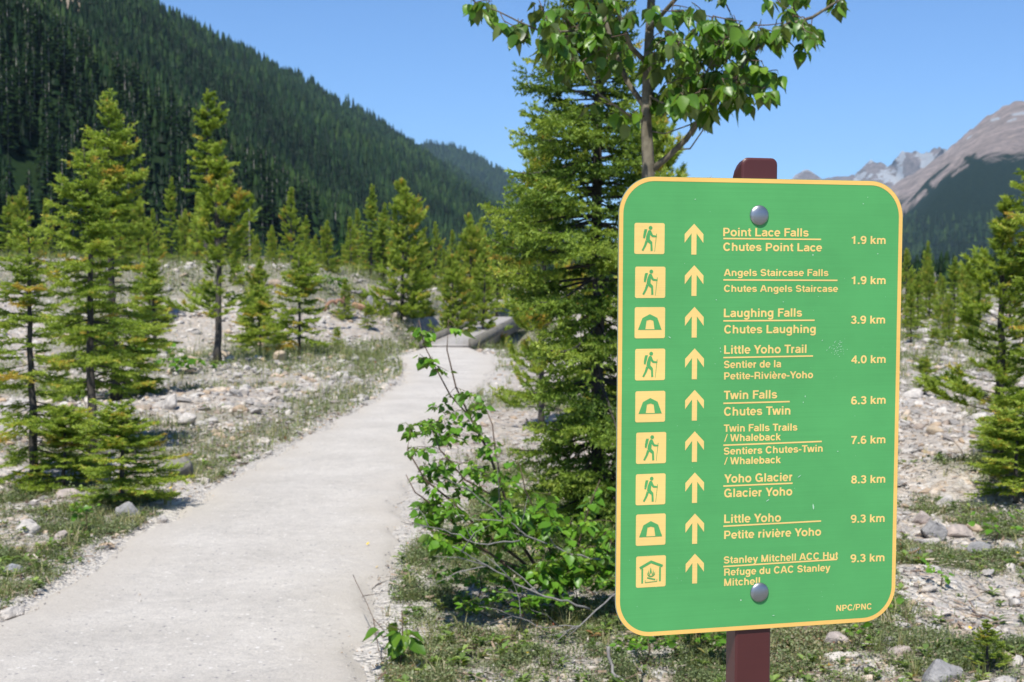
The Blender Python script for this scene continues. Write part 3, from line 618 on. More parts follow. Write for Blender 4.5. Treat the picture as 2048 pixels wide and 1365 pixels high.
TREES = [
 # key, name, base px, base py, Y or None, top py, wide, label
 ('fir_a', 'young_fir', 228, 800, None, 192, 1.05, "tallest yellow-green young fir left of the trail, its top standing out against the dark hillside"),
 ('small', 'young_fir', 238, 1018, None, 805, 1.6, "low spreading fir whose bottom branches hang over the grass beside the trail, left"),
 ('small', 'young_fir', 120, 985, None, 815, 1.6, "low spreading fir between the bushy edge fir and the slim bare-trunked one"),
 ('mid_b', 'young_fir', 312, 700, 30.0, 520, 1.6, "low dark fir in the gap right of the tallest young fir"),
 ('fir_b', 'young_fir', 178, 905, None, 292, 1.05, "slim fir with long bare dark trunk just in front of the tallest young fir"),
 ('fir_c', 'young_fir', 62, 975, None, 440, 1.15, "bushy low fir cut by the left edge of the photo"),
 ('pine_a', 'young_pine', 436, 728, None, 296, 1.2, "slender young pine with bare black lower trunk alone on the stones left of the trail"),
 ('sparse', 'sparse_fir', 415, 528, 44.0, 186, 1.0, "tall thin fir with grey dead branches rising behind the slender young pine"),
 ('small', 'small_fir', 600, 708, None, 512, 1.05, "small yellowish fir on the stones between the slender pine and the bridge"),
 ('small', 'tiny_fir', 676, 700, None, 655, 1.0, "knee-high fir beside the grassy strip in front of the gravel bank"),
 ('mid_c', 'bushy_pine', 806, 640, 41.0, 362, 1.0, "widest bushy pine on the gravel bank straight beyond the trail, left of the bridge"),
 ('mid_b', 'bank_fir', 741, 604, 46.0, 372, 0.95, "narrow pine close behind the left side of the widest bushy pine"),
 ('mid_a', 'bank_pine', 583, 590, 46.0, 378, 0.95, "narrow pointed pine on the gravel bank above the small yellowish fir"),
 ('mid_c', 'bank_pine', 655, 612, 43.0, 442, 0.85, "mid-height pine on the bank left of the widest bushy pine, above the pale driftwood"),
 ('mid_a', 'bank_pine', 702, 590, 50.0, 436, 1.0, "pale green pine behind the gap left of the narrow pine pair"),
 ('mid_c', 'bank_pine', 905, 628, 38.5, 512, 1.0, "low bright pine on the bank just above the bridge's left kerb"),
 ('mid_a', 'bank_pine', 968, 640, 40.0, 500, 1.1, "low pine on the bank behind the bridge, beside the big spruce's left tips"),
 ('mid_c', 'bank_pine', 520, 655, 33.0, 520, 1.0, "low dense pine between the slender pine and the small yellowish fir"),
 ('mid_c', 'bank_pine', 470, 600, 38.0, 500, 0.9, "bushy pine on the stones just right of the slender pine"),
 ('mid_a', 'bank_pine', 300, 640, 34.0, 440, 1.0, "pine on the stones right behind the tallest young fir"),
 ('mid_a', 'bank_pine', 612, 612, 42.0, 470, 1.0, "pine on the bank just right of the narrow pointed pine, its foot among stones"),
 ('mid_c', 'bank_pine', 842, 600, 43.0, 490, 0.8, "small pine touching the right side of the widest bushy pine"),
 ('mid_b', 'bank_fir', 768, 590, 47.0, 440, 1.2, "thin fir squeezed between the narrow pine and the widest bushy pine"),
 ('mid_c', 'bank_pine', 545, 575, 44.0, 455, 0.8, "short bright pine left of the narrow pointed pine on the bank crest"),
 ('mid_a', 'bank_pine', 395, 560, 42.0, 430, 1.0, "dense low pine behind the slender pine's left side"),
 ('mid_c', 'bank_pine', 690, 640, 38.0, 560, 1.0, "low round pine in front of the tall grey rock on the bank"),
 ('small', 'tiny_fir', 735, 660, None, 610, 1.2, "tiny fir on the gravel slope between the tall grey rock and the trail"),
 ('mid_a', 'bank_pine', 240, 600, 38.0, 400, 0.9, "pine showing between the tallest young fir and the slender pine"),
 ('mid_a', 'bank_pine', 872, 572, 52.0, 446, 0.75, "small rounded pine on the bank right of the widest bushy pine"),
 ('mid_c', 'bank_pine', 940, 606, 47.0, 430, 0.85, "pine right of the bridge's far end, beside the big spruce"),
 ('mid_b', 'bank_fir', 992, 590, 50.0, 452, 1.1, "fir half hidden behind the left tips of the big spruce"),
 ('mid_b', 'bank_fir', 344, 520, 47.0, 356, 0.85, "dark-footed narrow fir left of the slender pine, on the crest of the stone bank"),
 ('mid_a', 'bank_pine', 492, 530, 52.0, 430, 0.9, "low pine on the bank crest between the slender pine and the grey snag"),
 ('small', 'low_fir', 522, 690, 30.5, 575, 1.3, "low dark bush-like fir left of the small yellowish fir"),
 ('pine_b', 'pale_pine', 1082, 700, 15.5, 262, 0.72, "pale yellow pine rising behind the left side of the big spruce"),
 ('pine_b', 'pale_pine', 1318, 700, 15.0, 225, 0.9, "pale pine behind the poplar trunk, above the sign's top left corner"),
 ('pine_a', 'edge_pine', 1998, 935, None, 405, 1.35, "pine with thick upright candles near the right edge of the photo"),
 ('fir_a', 'edge_fir', 2098, 1010, 10.6, 255, 1.2, "tall fir whose light tips reach in from the right edge of the photo"),
 ('fir_a', 'edge_fir', 2010, 905, 13.0, 690, 1.4, "low wide fir below the candle pine at the right edge of the photo"),
 ('small', 'edge_fir', 2035, 1035, 10.0, 820, 1.7, "lowest fir at the right edge, its branches over the flat grey slab"),
 ('mid_b', 'far_spruce', 1852, 640, 62.0, 484, 0.85, "narrow dark spruce standing alone beyond the stones right of the sign"),
]
ROW = [(1812, 500, 48), (1835, 545, 44), (1858, 520, 52), (1886, 555, 42), (1908, 515, 50), (1935, 548, 45), (1960, 505, 54), (1822, 575, 36), (1898, 590, 34), (1945, 580, 38), (2020, 500, 46), (330, 470, 52), (180, 420, 56), (222, 440, 60), (425, 470, 50), (560, 490, 56), (638, 500, 50), (690, 490, 58), (730, 470, 60), (785, 470, 62), (830, 480, 54), (888, 500, 50), (925, 470, 64), (945, 500, 52), (1000, 470, 56), (18, 395, 66), (48, 375, 60), (95, 400, 70), (132, 430, 62), (282, 395, 64), (308, 420, 58), (262, 448, 52), (372, 420, 60), (398, 390, 66), (462, 455, 62),
       (515, 470, 66), (545, 452, 60), (612, 432, 62), (632, 470, 70), (716, 420, 66), (768, 408, 60), (850, 470, 72), (905, 462, 66), (915, 492, 80), (962, 440, 62), (975, 478, 76),
       (1022, 450, 60), (1822, 536, 70), (1880, 548, 66), (1905, 560, 74), (1925, 530, 60), (1950, 560, 70), (1840, 570, 85), (1965, 540, 78), (2030, 540, 60), (1800, 560, 72), (1868, 580, 90), (1775, 560, 66), (-30, 380, 60), (-70, 400, 66), (2090, 520, 62)]
for i, (k, nm, bx_, by_, Y, ty, wd, lab) in enumerate(TREES):
    b = at_ground(bx_, by_, Y)
    plant(k, nm, b, top_h(ty, b), lab, "pine" if 'pine' in nm else ("spruce" if 'spruce' in nm else "fir"), rz=i * 1.3, wide=wd)
for i, (bx_, ty, Y) in enumerate(ROW):
    b = at_ground(bx_, 600, float(Y)); right = bx_ > 1700
    plant(('mid_a', 'mid_b', 'mid_c')[i % 3], 'young_conifer', b, top_h(ty, b), 
          "young yellow-green conifer in the row beyond the stones right of the sign" if right else "young yellow-green conifer between the stone bank and the dark forest",
          "conifer", "row of young conifers right of the sign" if right else "row of young conifers behind the stone bank", rz=i * 2.1, wide=(0.85, 1.15, 0.8)[i % 3])

# the big spruce beside the trail
b = at_ground(1196, 1100, 8.6)
sp = plant('spruce_main', 'big_spruce', b, 4.75, "tall dark green spruce beside the trail, partly behind the left edge of the sign", "spruce", rz=0.4, wide=0.84)
# dead grey snags in front of the forest
for i, (px_, y0_, y1_, Y) in enumerate([(500, 505, 418, 95.0), (524, 536, 516, 44.0), (1872, 610, 545, 80.0)]):
    b = at_ground(px_, 600, Y); h = top_h(y1_, b)
    g = Geo(); rr = (0.10, 0.12, 0.07)[i]
    n = 9; zz = np.linspace(0, h, n); P = np.stack([np.cumsum(R.normal(0, .02, n)), np.cumsum(R.normal(0, .02, n)), zz], -1)
    g.tube(P, np.linspace(rr, rr * (0.35 if i != 1 else .85), n), 7)
    if i != 1:
        for q in range(9):
            z_ = h * R.uniform(.3, .95); a_ = R.rand() * 6.28; L_ = R.uniform(.15, .5)
            g.tube([[0, 0, z_], [math.cos(a_) * L_, math.sin(a_) * L_, z_ - .05 * L_]], [rr * .2, rr * .06], 4)
    o = merge_flat(g, "dead_snag" if i != 1 else "stump", M_DEAD); o.location = b
    tag(o, ("bare grey dead trunk in front of the forest, right of the slender pine", "short broken white stump on the crest of the stone bank", "thin grey dead trunk among the young conifers right of the sign")[i], "stump" if i == 1 else "dead tree")

# ------------------------------------------------------------------ the forest on the hill
def skirt_tree(seed, tiers, pts, wob=0.3, w=0.17):
    rng = np.random.RandomState(seed); g = Geo()
    for k in range(tiers):
        t = k / tiers; z1 = 0.10 + 0.9 * (t + 1.55 / tiers); z1 = min(z1, 1.0) if k < tiers - 1 else 1.0
        zb = 0.10 + 0.9 * t; r = w * (1 - t * 0.93) ** 0.9
        th = np.arange(pts * 2) * math.pi / pts + rng.rand() * 6
        rr = r * np.where(np.arange(pts * 2) % 2 == 0, 1.0, 0.42) * (1 + wob * (rng.rand(pts * 2) - .5))
        V = np.stack([rr * np.cos(th), rr * np.sin(th), zb + (rng.rand(pts * 2) - .5) * .05 - 0.03 * (np.arange(pts * 2) % 2 == 0)], -1)
        V = np.concatenate([V, [[0, 0, z1]]]); n = pts * 2
        g.add(V, [(i, (i + 1) % n, n) for i in range(n)], rng.rand())
    return g
def crown_near(seed):
    rng = np.random.RandomState(seed); g = Geo()
    for k in range(150):
        t = rng.rand() ** 0.85; z = 0.12 + 0.86 * t; r = 0.15 * (1 - t) ** 0.8 * (0.7 + .6 * rng.rand()) + .008; a = rng.rand() * 6.28
        d = np.array([math.cos(a), math.sin(a), -0.25 + .5 * t]); s = np.array([-math.sin(a), math.cos(a), 0]) * r * 0.33
        c = np.array([0, 0, z]); tip = c + d * r; m = c + d * r * .6
        g.add([c, m - s, tip, m + s, m + [0, 0, .02]], [(0, 1, 4), (1, 2, 4), (2, 3, 4), (3, 0, 4)], rng.rand())
    return g
NEARC = []
for s_ in range(5):
    V, T, A = crown_near(100 + s_).get(); c = mk("crown", V, T, M_FOREST, fattr={"tint": A}, link_it=False)
    g = Geo(); g.tube([[0, 0, 0], [0.003, 0, .5], [0, 0, .97]], [.013, .008, .002], 5); V, T, A = g.get(); k = mk("trunk", V, T, M_DEAD, link_it=False)
    NEARC.append((k.data, c.data))
# positions over the slope
cand = []
for Y0, Y1, n in ((230, 520, 5200), (520, 900, 7500), (900, 1500, 10000), (1500, 2400, 8000), (2400, 5200, 7500)):
    y = Y0 + (Y1 - Y0) * R.rand(n) ** 0.9; s = R.rand(n) * 560 - 12; x = -135 + 0.10 * y - s
    cand.append(np.stack([x, y], -1))
cand = np.concatenate(cand); fz = hill_z(cand[:, 0], cand[:, 1])
P = np.column_stack([cand, fz]); px_, py_, f_ = to_px(P)
Hs = (8 + 15 * R.rand(len(P)) ** .8) * (1 + 0.00006 * P[:, 1]); Hs[P[:, 1] < 520] *= 0.95
keep = (px_ > -260) & (px_ < 1250) & (py_ > -220) & (strip_d(P[:, 0], P[:, 1]) > 14) & (fz > 0.5)
P, Hs, px_, py_ = P[keep], Hs[keep], px_[keep], py_[keep]
size = Hs / P[:, 1] * ((px_ > 0) & (px_ < 1000) & (py_ > 10))
order = np.argsort(-size); near = order[:290]; rest = order[290:]
for i, k in enumerate(near):
    e = empty("forest_conifer", P[k] - [0, 0, .4]); e.scale = (Hs[k] * R.uniform(.85, 1.25),) * 2 + (Hs[k],); e.rotation_euler = (0, 0, R.rand() * 6.28)
    tag(e, "tall dark conifer in the nearest forest rows at the foot of the left hillside", "conifer", "forest conifers at the foot of the hillside")
    for nm, me in zip(("trunk", "crown"), NEARC[i % 5]): link(bpy.data.objects.new(nm, me), e)
def mass(name, P, Hs, variants, mat, label):
    Vs, Ts, As, n0 = [], [], [], 0
    g = [v.get() for v in variants]; pick = R.randint(0, len(g), len(P))
    for j, (V, T, A) in enumerate(g):
        k = np.where(pick == j)[0]
        if not len(k): continue
        a = R.rand(len(k)) * 6.28; c, s = np.cos(a), np.sin(a); h = Hs[k]; wv = h * R.uniform(.8, 1.25, len(k))
        X = (V[None, :, 0] * c[:, None] - V[None, :, 1] * s[:, None]) * wv[:, None] + P[k, 0][:, None]
        Yv = (V[None, :, 0] * s[:, None] + V[None, :, 1] * c[:, None]) * wv[:, None] + P[k, 1][:, None]
        Z = V[None, :, 2] * h[:, None] + P[k, 2][:, None] - .4
        VV = np.stack([X, Yv, Z], -1).reshape(-1, 3); TT = (T[None] + (np.arange(len(k)) * len(V))[:, None, None]).reshape(-1, 3) + n0
        tn_ = R.rand(len(k)) * .7 + (fbm(P[k, 0] * .012, P[k, 1] * .012, 3, 88) - .5) * 1.1; tint = np.clip(np.repeat(tn_, len(T)) + np.tile(A, len(k)) * 0.25, 0, 1)
        Vs.append(VV); Ts.append(TT); As.append(tint); n0 += len(VV)
    o = mk(name, np.concatenate(Vs), np.concatenate(Ts), mat, fattr={"tint": np.concatenate(As)})
    tag(o, label, kind="stuff"); return o
v1 = [skirt_tree(200 + i, 4, 4) for i in range(4)]; v2 = [skirt_tree(300 + i, 2, 3, .4, .20) for i in range(4)]
md = P[rest, 1] < 1300
mass("forest", P[rest[md]], Hs[rest[md]], v1, M_FOREST, "dense dark conifer forest covering the lower hillside on the left")
mass("distant_forest", P[rest[~md]], Hs[rest[~md]], v2, M_FOREST, "dense conifer forest covering the upper and farther hillside up to the skyline")
dk = rest[R.rand(len(rest)) < .018]; gsp = Geo(); gsp.add([[-.012, -.01, 0], [.012, -.01, 0], [0, .015, 0], [0, 0, .95]], [(0, 1, 3), (1, 2, 3), (2, 0, 3)], .5)
mass("dead_trunks", P[dk], Hs[dk] * 1.15, [gsp], M_DEAD, "bare grey dead trunks standing among the forest")
# tree tops on the far spur and on the right mountain's lower slope
def scatter_on(Pg, n, lo, hi, Hm, cond):
    nvv, nuu = Pg.shape[:2]; a = R.uniform(lo, hi, n) * (nvv - 1); b_ = R.rand(n) * (nuu - 1.001); i = a.astype(int).clip(0, nvv - 2); j = b_.astype(int)
    fa, fb = (a - i)[:, None], (b_ - j)[:, None]
    Q = (Pg[i, j] * (1 - fa) + Pg[i + 1, j] * fa) * (1 - fb) + (Pg[i, j + 1] * (1 - fa) + Pg[i + 1, j + 1] * fa) * fb
    px_, py_, f_ = to_px(Q); k = cond(px_, py_); return Q[k], R.uniform(.7, 1.3, k.sum()) * Hm
Q_, h_ = scatter_on(P2, 6500, 0.20, 0.75, 26, lambda a, b: (a > 780) & (a < 1260))
mass("spur_forest", Q_, h_, v2, M_FOREST, "tree tops covering the bluish spur beyond the left hillside")
Q_, h_ = scatter_on(P3, 8000, 0.50, 1.0, 24, lambda a, b: (a > 1240) & (a < 2200) & (b > 440))
mass("valley_forest", Q_, h_, v2, M_FOREST, "dark forest on the foot of the right-hand mountain")
# flat valley forest edge behind the young conifers
n = 1500; y = R.uniform(150, 900, n); x = R.uniform(-0.12, 0.42, n) * y
hx = -135 + 0.10 * y; k = (x > hx - 5) & (y > 150 + 90 * (np.abs(x / y) < .05)); x, y = x[k], y[k]
mass("valley_floor_trees", np.stack([x, y, height(x, y)], -1), R.uniform(5, 9, len(x)) * (0.6 + y / 1400), v1[:3], M_FOREST, "far conifers on the flat valley floor behind the young trees")
# ------------------------------------------------------------------ broadleaf plants
def leaf_mesh(name, mat, L=0.075, wd=0.055, fold=0.25, tipdroop=0.35, seed=0, tint=0.5):
    """pointed oval leaf with a folded midrib and a petiole; hangs from its origin along -Z"""
    rng = np.random.RandomState(seed); g = Geo()
    prof = [(0.0, 0.05), (0.08, 0.62), (0.25, 1.0), (0.5, 0.85), (0.75, 0.42), (1.0, 0.0)]
    pl = 0.030 * L / 0.075
    V = []; 
    for t, w in prof:
        z = -pl - L * t; yb = -tipdroop * L * t * t * 0.6
        hw = wd / 2 * w
        V += [[-hw, yb - fold * hw + rng.normal(0, .0012), z], [0, yb, z - .002], [hw, yb - fold * hw + rng.normal(0, .0012), z]]
    T = []
    for i in range(len(prof) - 1):
        for j in (0, 1):
            a = i * 3 + j; T += [(a, a + 4, a + 1), (a, a + 3, a + 4)]
    g.add(V, T, tint)
    g.add([[-.0012, 0, 0], [.0012, 0, 0], [0, 0, -pl - .004]], [(0, 1, 2)], 0.9)
    V, T, A = g.get()
    return mk(name, V, T, mat, fattr={"tint": A}, link_it=False, smooth=True).data
LEAVES = [leaf_mesh("leaf", M_LEAF, 0.075 * s, 0.053 * s, f, d, i, t) for i, (s, f, d, t) in enumerate([(1, .25, .3, .3), (.9, .45, .5, .5), (1.08, .15, .2, .15), (.75, .35, .6, .8), (.95, .6, .4, .45), (1.0, .3, -.2, .6)])]
SLEAVES = [leaf_mesh("leaf", M_SHRUBLEAF, 0.062 * s, 0.043 * s, f, d, i + 9, t) for i, (s, f, d, t) in enumerate([(1, .25, .3, .4), (.7, .45, .5, .6), (1.15, .15, .2, .3), (.55, .35, .6, .9), (.8, .5, .4, .5)])]

def rot_from(zdown, facing):
    """orientation whose -Z is zdown and whose -Y looks towards facing"""
    z = -np.asarray(zdown) / np.linalg.norm(zdown); y = -np.asarray(facing); y = y - (y @ z) * z; y = y / max(1e-6, np.linalg.norm(y)); x = np.cross(y, z)
    return np.stack([x, y, z], 1)
def grow(root_paths, tips, rng, nleaf, droop_leaf=0.9, twig_r=0.0035, spread=0.6, curve=0.12):
    """twigs from the nearest wood to each tip, leaves alternating along them"""
    nodes = [p for P, r in root_paths for p in P]; twigs = []; leaves = []
    tips = sorted(tips, key=lambda t: min(np.linalg.norm(np.array(nodes) - t, axis=1)))
    for tp in tips:
        N = np.array(nodes); d = np.linalg.norm(N - tp, axis=1) + 0.25 * np.maximum(0, N[:, 2] - tp[2]); k = np.argmin(d); a = N[k]
        m = (a + tp) / 2 + rng.normal(0, curve, 3) * np.linalg.norm(tp - a) + np.array([0, 0, curve * .6 * np.linalg.norm(tp - a)])
        u = np.linspace(0, 1, 7)[:, None]; P = (1 - u) ** 2 * a + 2 * u * (1 - u) * m + u * u * tp
        L = np.linalg.norm(np.diff(P, axis=0), axis=1).sum(); twigs.append((P, np.linspace(twig_r * (0.7 + L * 1.6), twig_r * .45, 7)))
        nodes += list(P[2:])
        for q in range(rng.randint(nleaf[0], nleaf[1] + 1)):
            t = 1 - rng.rand() ** 1.3 * 0.62; p = np.array([np.interp(t, u[:, 0], P[:, i]) for i in range(3)])
            az = rng.rand() * 6.283; out = np.array([math.cos(az), math.sin(az), 0])
            dn = np.array([0, 0, -droop_leaf]) + out * spread * rng.uniform(.3, 1.2) + np.array([0, 0, rng.normal(0, .15)])
            fc = out * 0.5 + np.array([0, -0.25, 0.75]) + rng.normal(0, .6, 3)
            leaves.append((p, rot_from(dn, fc), rng.uniform(.72, 1.15)))
        
    return twigs, leaves
from mathutils import Matrix
def put_leaves(e, leaves, meshes, limit, in_view, name="leaf"):
    inv = np.array(e.location)
    vis = [l for l in leaves if in_view(l[0])]; hid = [l for l in leaves if not in_view(l[0])]
    R.shuffle(vis) if False else None
    vis.sort(key=lambda l: l[0][1])
    single, rest = vis[:limit], vis[limit:] + hid
    for i, (p, M, s) in enumerate(single):
        o = bpy.data.objects.new(name, meshes[i % len(meshes)]); link(o, e)
        m4 = Matrix([[*(M[r] * s), p[r] - inv[r]] for r in range(3)] + [[0, 0, 0, 1]]); o.matrix_local = m4
    if rest:
        arr = []
        for me in meshes:
            V = np.empty(len(me.vertices) * 3); me.vertices.foreach_get("co", V); T = np.empty(len(me.polygons) * 3, dtype=int); me.polygons.foreach_get("vertices", T)
            A = np.empty(len(me.polygons)); me.attributes["tint"].data.foreach_get("value", A); arr.append((V.reshape(-1, 3), T.reshape(-1, 3), A))
        g = Geo()
        for i, (p, M, s) in enumerate(rest):
            V, T, A = arr[i % len(arr)]; g.add(V @ M.T * s + p - inv, T, A)
        V, T, A = g.get(); o = mk("foliage", V, T, meshes[0].materials[0], e, fattr={"tint": A}, smooth=True); o["kind"] = "stuff"
def inframe(p):
    a, b, f = to_px(p); return bool(-20 < a[0] < 2068 and -20 < b[0] < 1385)

rng = np.random.RandomState(5)
# poplar ------------------------------------------------------------
D = 6.3
base = np.array([0.60, D, 0.0]); base[2] = height(base[0], base[1]) - .02
trunk = [base, W(1290, 900, D), W(1288, 600, D), W(1294, 400, D), W(1297, 335, D), W(1292, 240, D), W(1296, 120, D), W(1302, 10, D + .02), W(1310, -150, D), W(1300, -380, D), W(1310, -620, D)]
limbs = [(trunk, [.040, .036, .031, .029, .028, .024, .021, .018, .014, .009, .003]),
 ([W(1298, 345, D), W(1335, 315, D - .02), W(1372, 280, D - .08), W(1400, 238, D - .12), W(1432, 205, D - .16), W(1470, 165, D - .22), W(1492, 120, D - .26)], [.016, .014, .0125, .0115, .010, .007, .004]),
 ([W(1400, 238, D - .12), W(1440, 190, D - .1), W(1500, 110, D - .05), W(1560, 55, D), W(1625, 35, D), W(1680, 0, D - .05), W(1730, -40, D)], [.011, .010, .009, .008, .007, .005, .003]),
 ([W(1290, 215, D), W(1255, 165, D + .08), W(1228, 100, D + .12), W(1210, 40, D + .16), W(1196, -60, D + .2), W(1170, -200, D + .2)], [.014, .012, .011, .010, .008, .004]),
 ([W(1296, 130, D), W(1262, 95, D - .1), W(1245, 50, D - .16), W(1222, -20, D - .2), W(1200, -120, D - .2)], [.012, .011, .010, .008, .005]),
 ([W(1210, 40, D + .16), W(1150, 62, D + .05), W(1090, 66, D - .05), W(1040, 45, D - .1), W(1000, 25, D - .1), W(950, 5, D - .1)], [.006, .0055, .005, .004, .003, .002]),
 ([W(1292, 232, D), W(1260, 232, D - .1), W(1200, 190, D - .15), W(1160, 130, D - .2)], [.006, .005, .004, .003]),
 ([W(1297, 60, D), W(1350, 0, D - .15), W(1400, -60, D - .2), W(1450, -170, D - .2)], [.010, .009, .007, .004]),
 ([W(1295, 190, D), W(1340, 215, D - .12), W(1385, 190, D - .2), W(1410, 150, D - .25), W(1440, 90, D - .28)], [.006, .005, .005, .004, .003]),
 ([W(1298, 262, D), W(1330, 268, D - .06), W(1385, 248, D - .1)], [.004, .003, .003]),
 ([W(1345, 300, D - .03), W(1380, 298, D - .1), W(1405, 262, D - .15), W(1412, 225, D - .18)], [.004, .0035, .003, .002]),
 ([W(1300, -100, D), W(1240, -200, D), W(1180, -340, D + .1)], [.010, .007, .003]), ([W(1308, -180, D), W(1400, -280, D + .1), W(1470, -420, D + .1)], [.010, .007, .003])]
e = empty("poplar_tree", base); tag(e, "poplar with pale bark and glossy hanging leaves rising behind the sign's top left corner", "poplar")
tips = []
def tips_in(poly_pts, n, d0, d1, radius=26):
    """tips scattered round the given photo points"""
    for _ in range(n):
        q = poly_pts[rng.randint(len(poly_pts))]; s = rng.uniform(-1, 1, 2)
        tips.append(W(q[0] + s[0] * q[2], q[1] + s[1] * q[3], D + rng.uniform(d0, d1)))
tips_in([(1120, 30, 60, 45), (1170, 90, 50, 45), (1230, 40, 60, 50), (1130, 60, 45, 35)], 74, -.3, .25)
tips_in([(1000, 22, 35, 24), (1070, 60, 40, 25), (960, 5, 30, 14)], 14, -.2, .1)
tips_in([(1360, 60, 70, 60), (1350, 140, 60, 60), (1420, 100, 70, 70), (1390, 170, 60, 40), (1460, 160, 50, 45), (1430, 60, 60, 50)], 150, -.45, .3)
tips_in([(1520, 90, 60, 60), (1560, 40, 60, 40), (1510, 150, 45, 30), (1600, 50, 40, 45)], 44, -.3, .25)
tips_in([(1690, -5, 25, 20), (1640, 20, 25, 30)], 4, -.1, .1)
tips_in([(1215, 180, 35, 35), (1420, 215, 25, 18), (1480, 190, 30, 15), (1340, 195, 40, 30), (1260, 215, 35, 30)], 16, -.2, .1)
tips_in([(1200, -90, 160, 70), (1400, -90, 180, 70), (1560, -60, 100, 60), (1300, -250, 180, 120), (1310, -450, 110, 120)], 60, -.4, .4)
tw, lv = grow([(np.array(P_), r) for P_, r in limbs], tips, rng, (3, 6))
g = Geo()
for i, (P_, r) in enumerate(limbs):
    P_ = np.array(P_)
    if i == 0:
        g.tube(P_ - base, r, 12)
V, T, A = g.get(); mk("trunk", V, T, M_BARKG, e, smooth=True)
for P_, r in limbs[1:]:
    g = Geo(); g.tube(np.array(P_) - base, r, 8); V, T, A = g.get(); mk("limb", V, T, M_BARKG, e, smooth=True)
g = Geo()
for P_, r in tw: g.tube(P_ - base, r, 5)
merge_flat(g, "twigs", M_TWIG, e)["kind"] = "stuff"
put_leaves(e, lv, LEAVES, 285, inframe)

# the leafy shrub in front of the spruce ------------------------------
D = 6.7
def stems(base_, specs):
    out = []
    for pts, r0, r1 in specs:
        P_ = np.array([W(*p) if len(p) == 3 else p for p in pts]); P_[0] = base_ if P_.shape[0] and pts[0] == 'b' else P_[0]
        out.append((P_, np.linspace(r0, r1, len(P_))))
    return out
gz = lambda x, y: float(height(x, y))
sb = np.array([0.22, 7.0, gz(0.22, 7.0) - .02])
bw = (1118, 1190, 7.0)
specs = [([bw, (1070, 1130, 6.9), (1030, 1070, 6.85), (1005, 980, 6.8), (975, 900, 6.75), (940, 835, 6.7), (912, 775, 6.7), (894, 700, 6.7), (897, 640, 6.7)], .010, .0022),
 ([(940, 835, 6.7), (900, 790, 6.65), (868, 730, 6.6), (848, 690, 6.6), (838, 640, 6.6)], .0045, .0018),
 ([bw, (1040, 1120, 6.8), (960, 1060, 6.7), (900, 1000, 6.65), (850, 960, 6.6), (815, 900, 6.6), (820, 862, 6.6)], .009, .002),
 ([bw, (1010, 1130, 6.7), (930, 1070, 6.6), (880, 1020, 6.55), (830, 985, 6.5), (812, 950, 6.5)], .008, .002),
 ([(1030, 1070, 6.85), (1000, 1000, 6.7), (930, 960, 6.6), (880, 900, 6.6), (860, 850, 6.6)], .006, .002),
 ([(1005, 980, 6.8), (990, 900, 6.85), (985, 850, 6.9), (960, 790, 6.9)], .005, .002),
 ([bw, (1100, 1100, 6.9), (1080, 1040, 6.8), (1050, 980, 6.75), (1040, 930, 6.7)], .007, .002),
 ([bw, (1150, 1120, 6.9), (1165, 1060, 6.8), (1180, 1010, 6.8), (1200, 960, 6.8)], .007, .002),
 ([bw, (1080, 1150, 6.7), (1000, 1120, 6.5), (930, 1080, 6.4), (860, 1060, 6.4)], .006, .002),
 ([bw, (1180, 1150, 6.8), (1220, 1100, 6.7), (1228, 1050, 6.7)], .006, .002)]
specs = [([tuple(p) for p in a], b_, c) for a, b_, c in specs]
SH = [(np.array([W(*p) for p in a]), np.linspace(b_, c, len(a))) for a, b_, c in specs]
e = empty("leafy_shrub", sb); tag(e, "leafy green shrub with long bent stems in front of the big spruce", "shrub")
tips = []
def tin(lst, n, Dm, dd):
    for _ in range(n):
        q = lst[rng.randint(len(lst))]; s = rng.uniform(-1, 1, 2); tips.append(W(q[0] + s[0] * q[2], q[1] + s[1] * q[3], Dm + rng.uniform(-dd, dd)))
tin([(900, 640, 20, 25), (845, 650, 22, 20), (850, 700, 22, 22), (885, 740, 14, 20)], 9, 6.65, .08)
tin([(880, 830, 30, 45), (950, 830, 35, 45), (900, 900, 50, 40), (960, 900, 40, 40)], 46, 6.7, .15)
tin([(840, 870, 30, 30), (850, 950, 40, 30), (900, 960, 50, 40), (980, 960, 40, 40)], 52, 6.6, .15)
tin([(870, 1020, 45, 25), (930, 1050, 50, 40), (1000, 1040, 50, 40), (900, 1080, 40, 20)], 84, 6.55, .25)
tin([(1060, 1060, 50, 50), (1130, 1070, 50, 50), (1190, 1080, 40, 50), (1080, 1000, 40, 30), (1160, 1120, 60, 30), (1100, 1140, 60, 25)], 130, 6.75, .3)
tin([(1200, 990, 25, 30), (1225, 1100, 18, 60)], 7, 6.8, .15)
tw, lv = grow(SH, tips, rng, (6, 9), droop_leaf=0.6, spread=0.9, twig_r=.0020)
# smaller leaves towards the left stems
lv = [(p, M_, s * (0.72 if to_px(p)[0][0] < 1000 and 780 < to_px(p)[1][0] < 1000 else 1.0) * 1.0) for p, M_, s in lv]
for P_, r in SH:
    g = Geo(); g.tube(P_ - sb, r, 7); V, T, A = g.get(); mk("stem", V, T, M_TWIG, e, smooth=True)
g = Geo()
for P_, r in tw: g.tube(P_ - sb, r, 4)
merge_flat(g, "twigs", M_TWIG, e)["kind"] = "stuff"
put_leaves(e, lv, SLEAVES, 295, inframe)

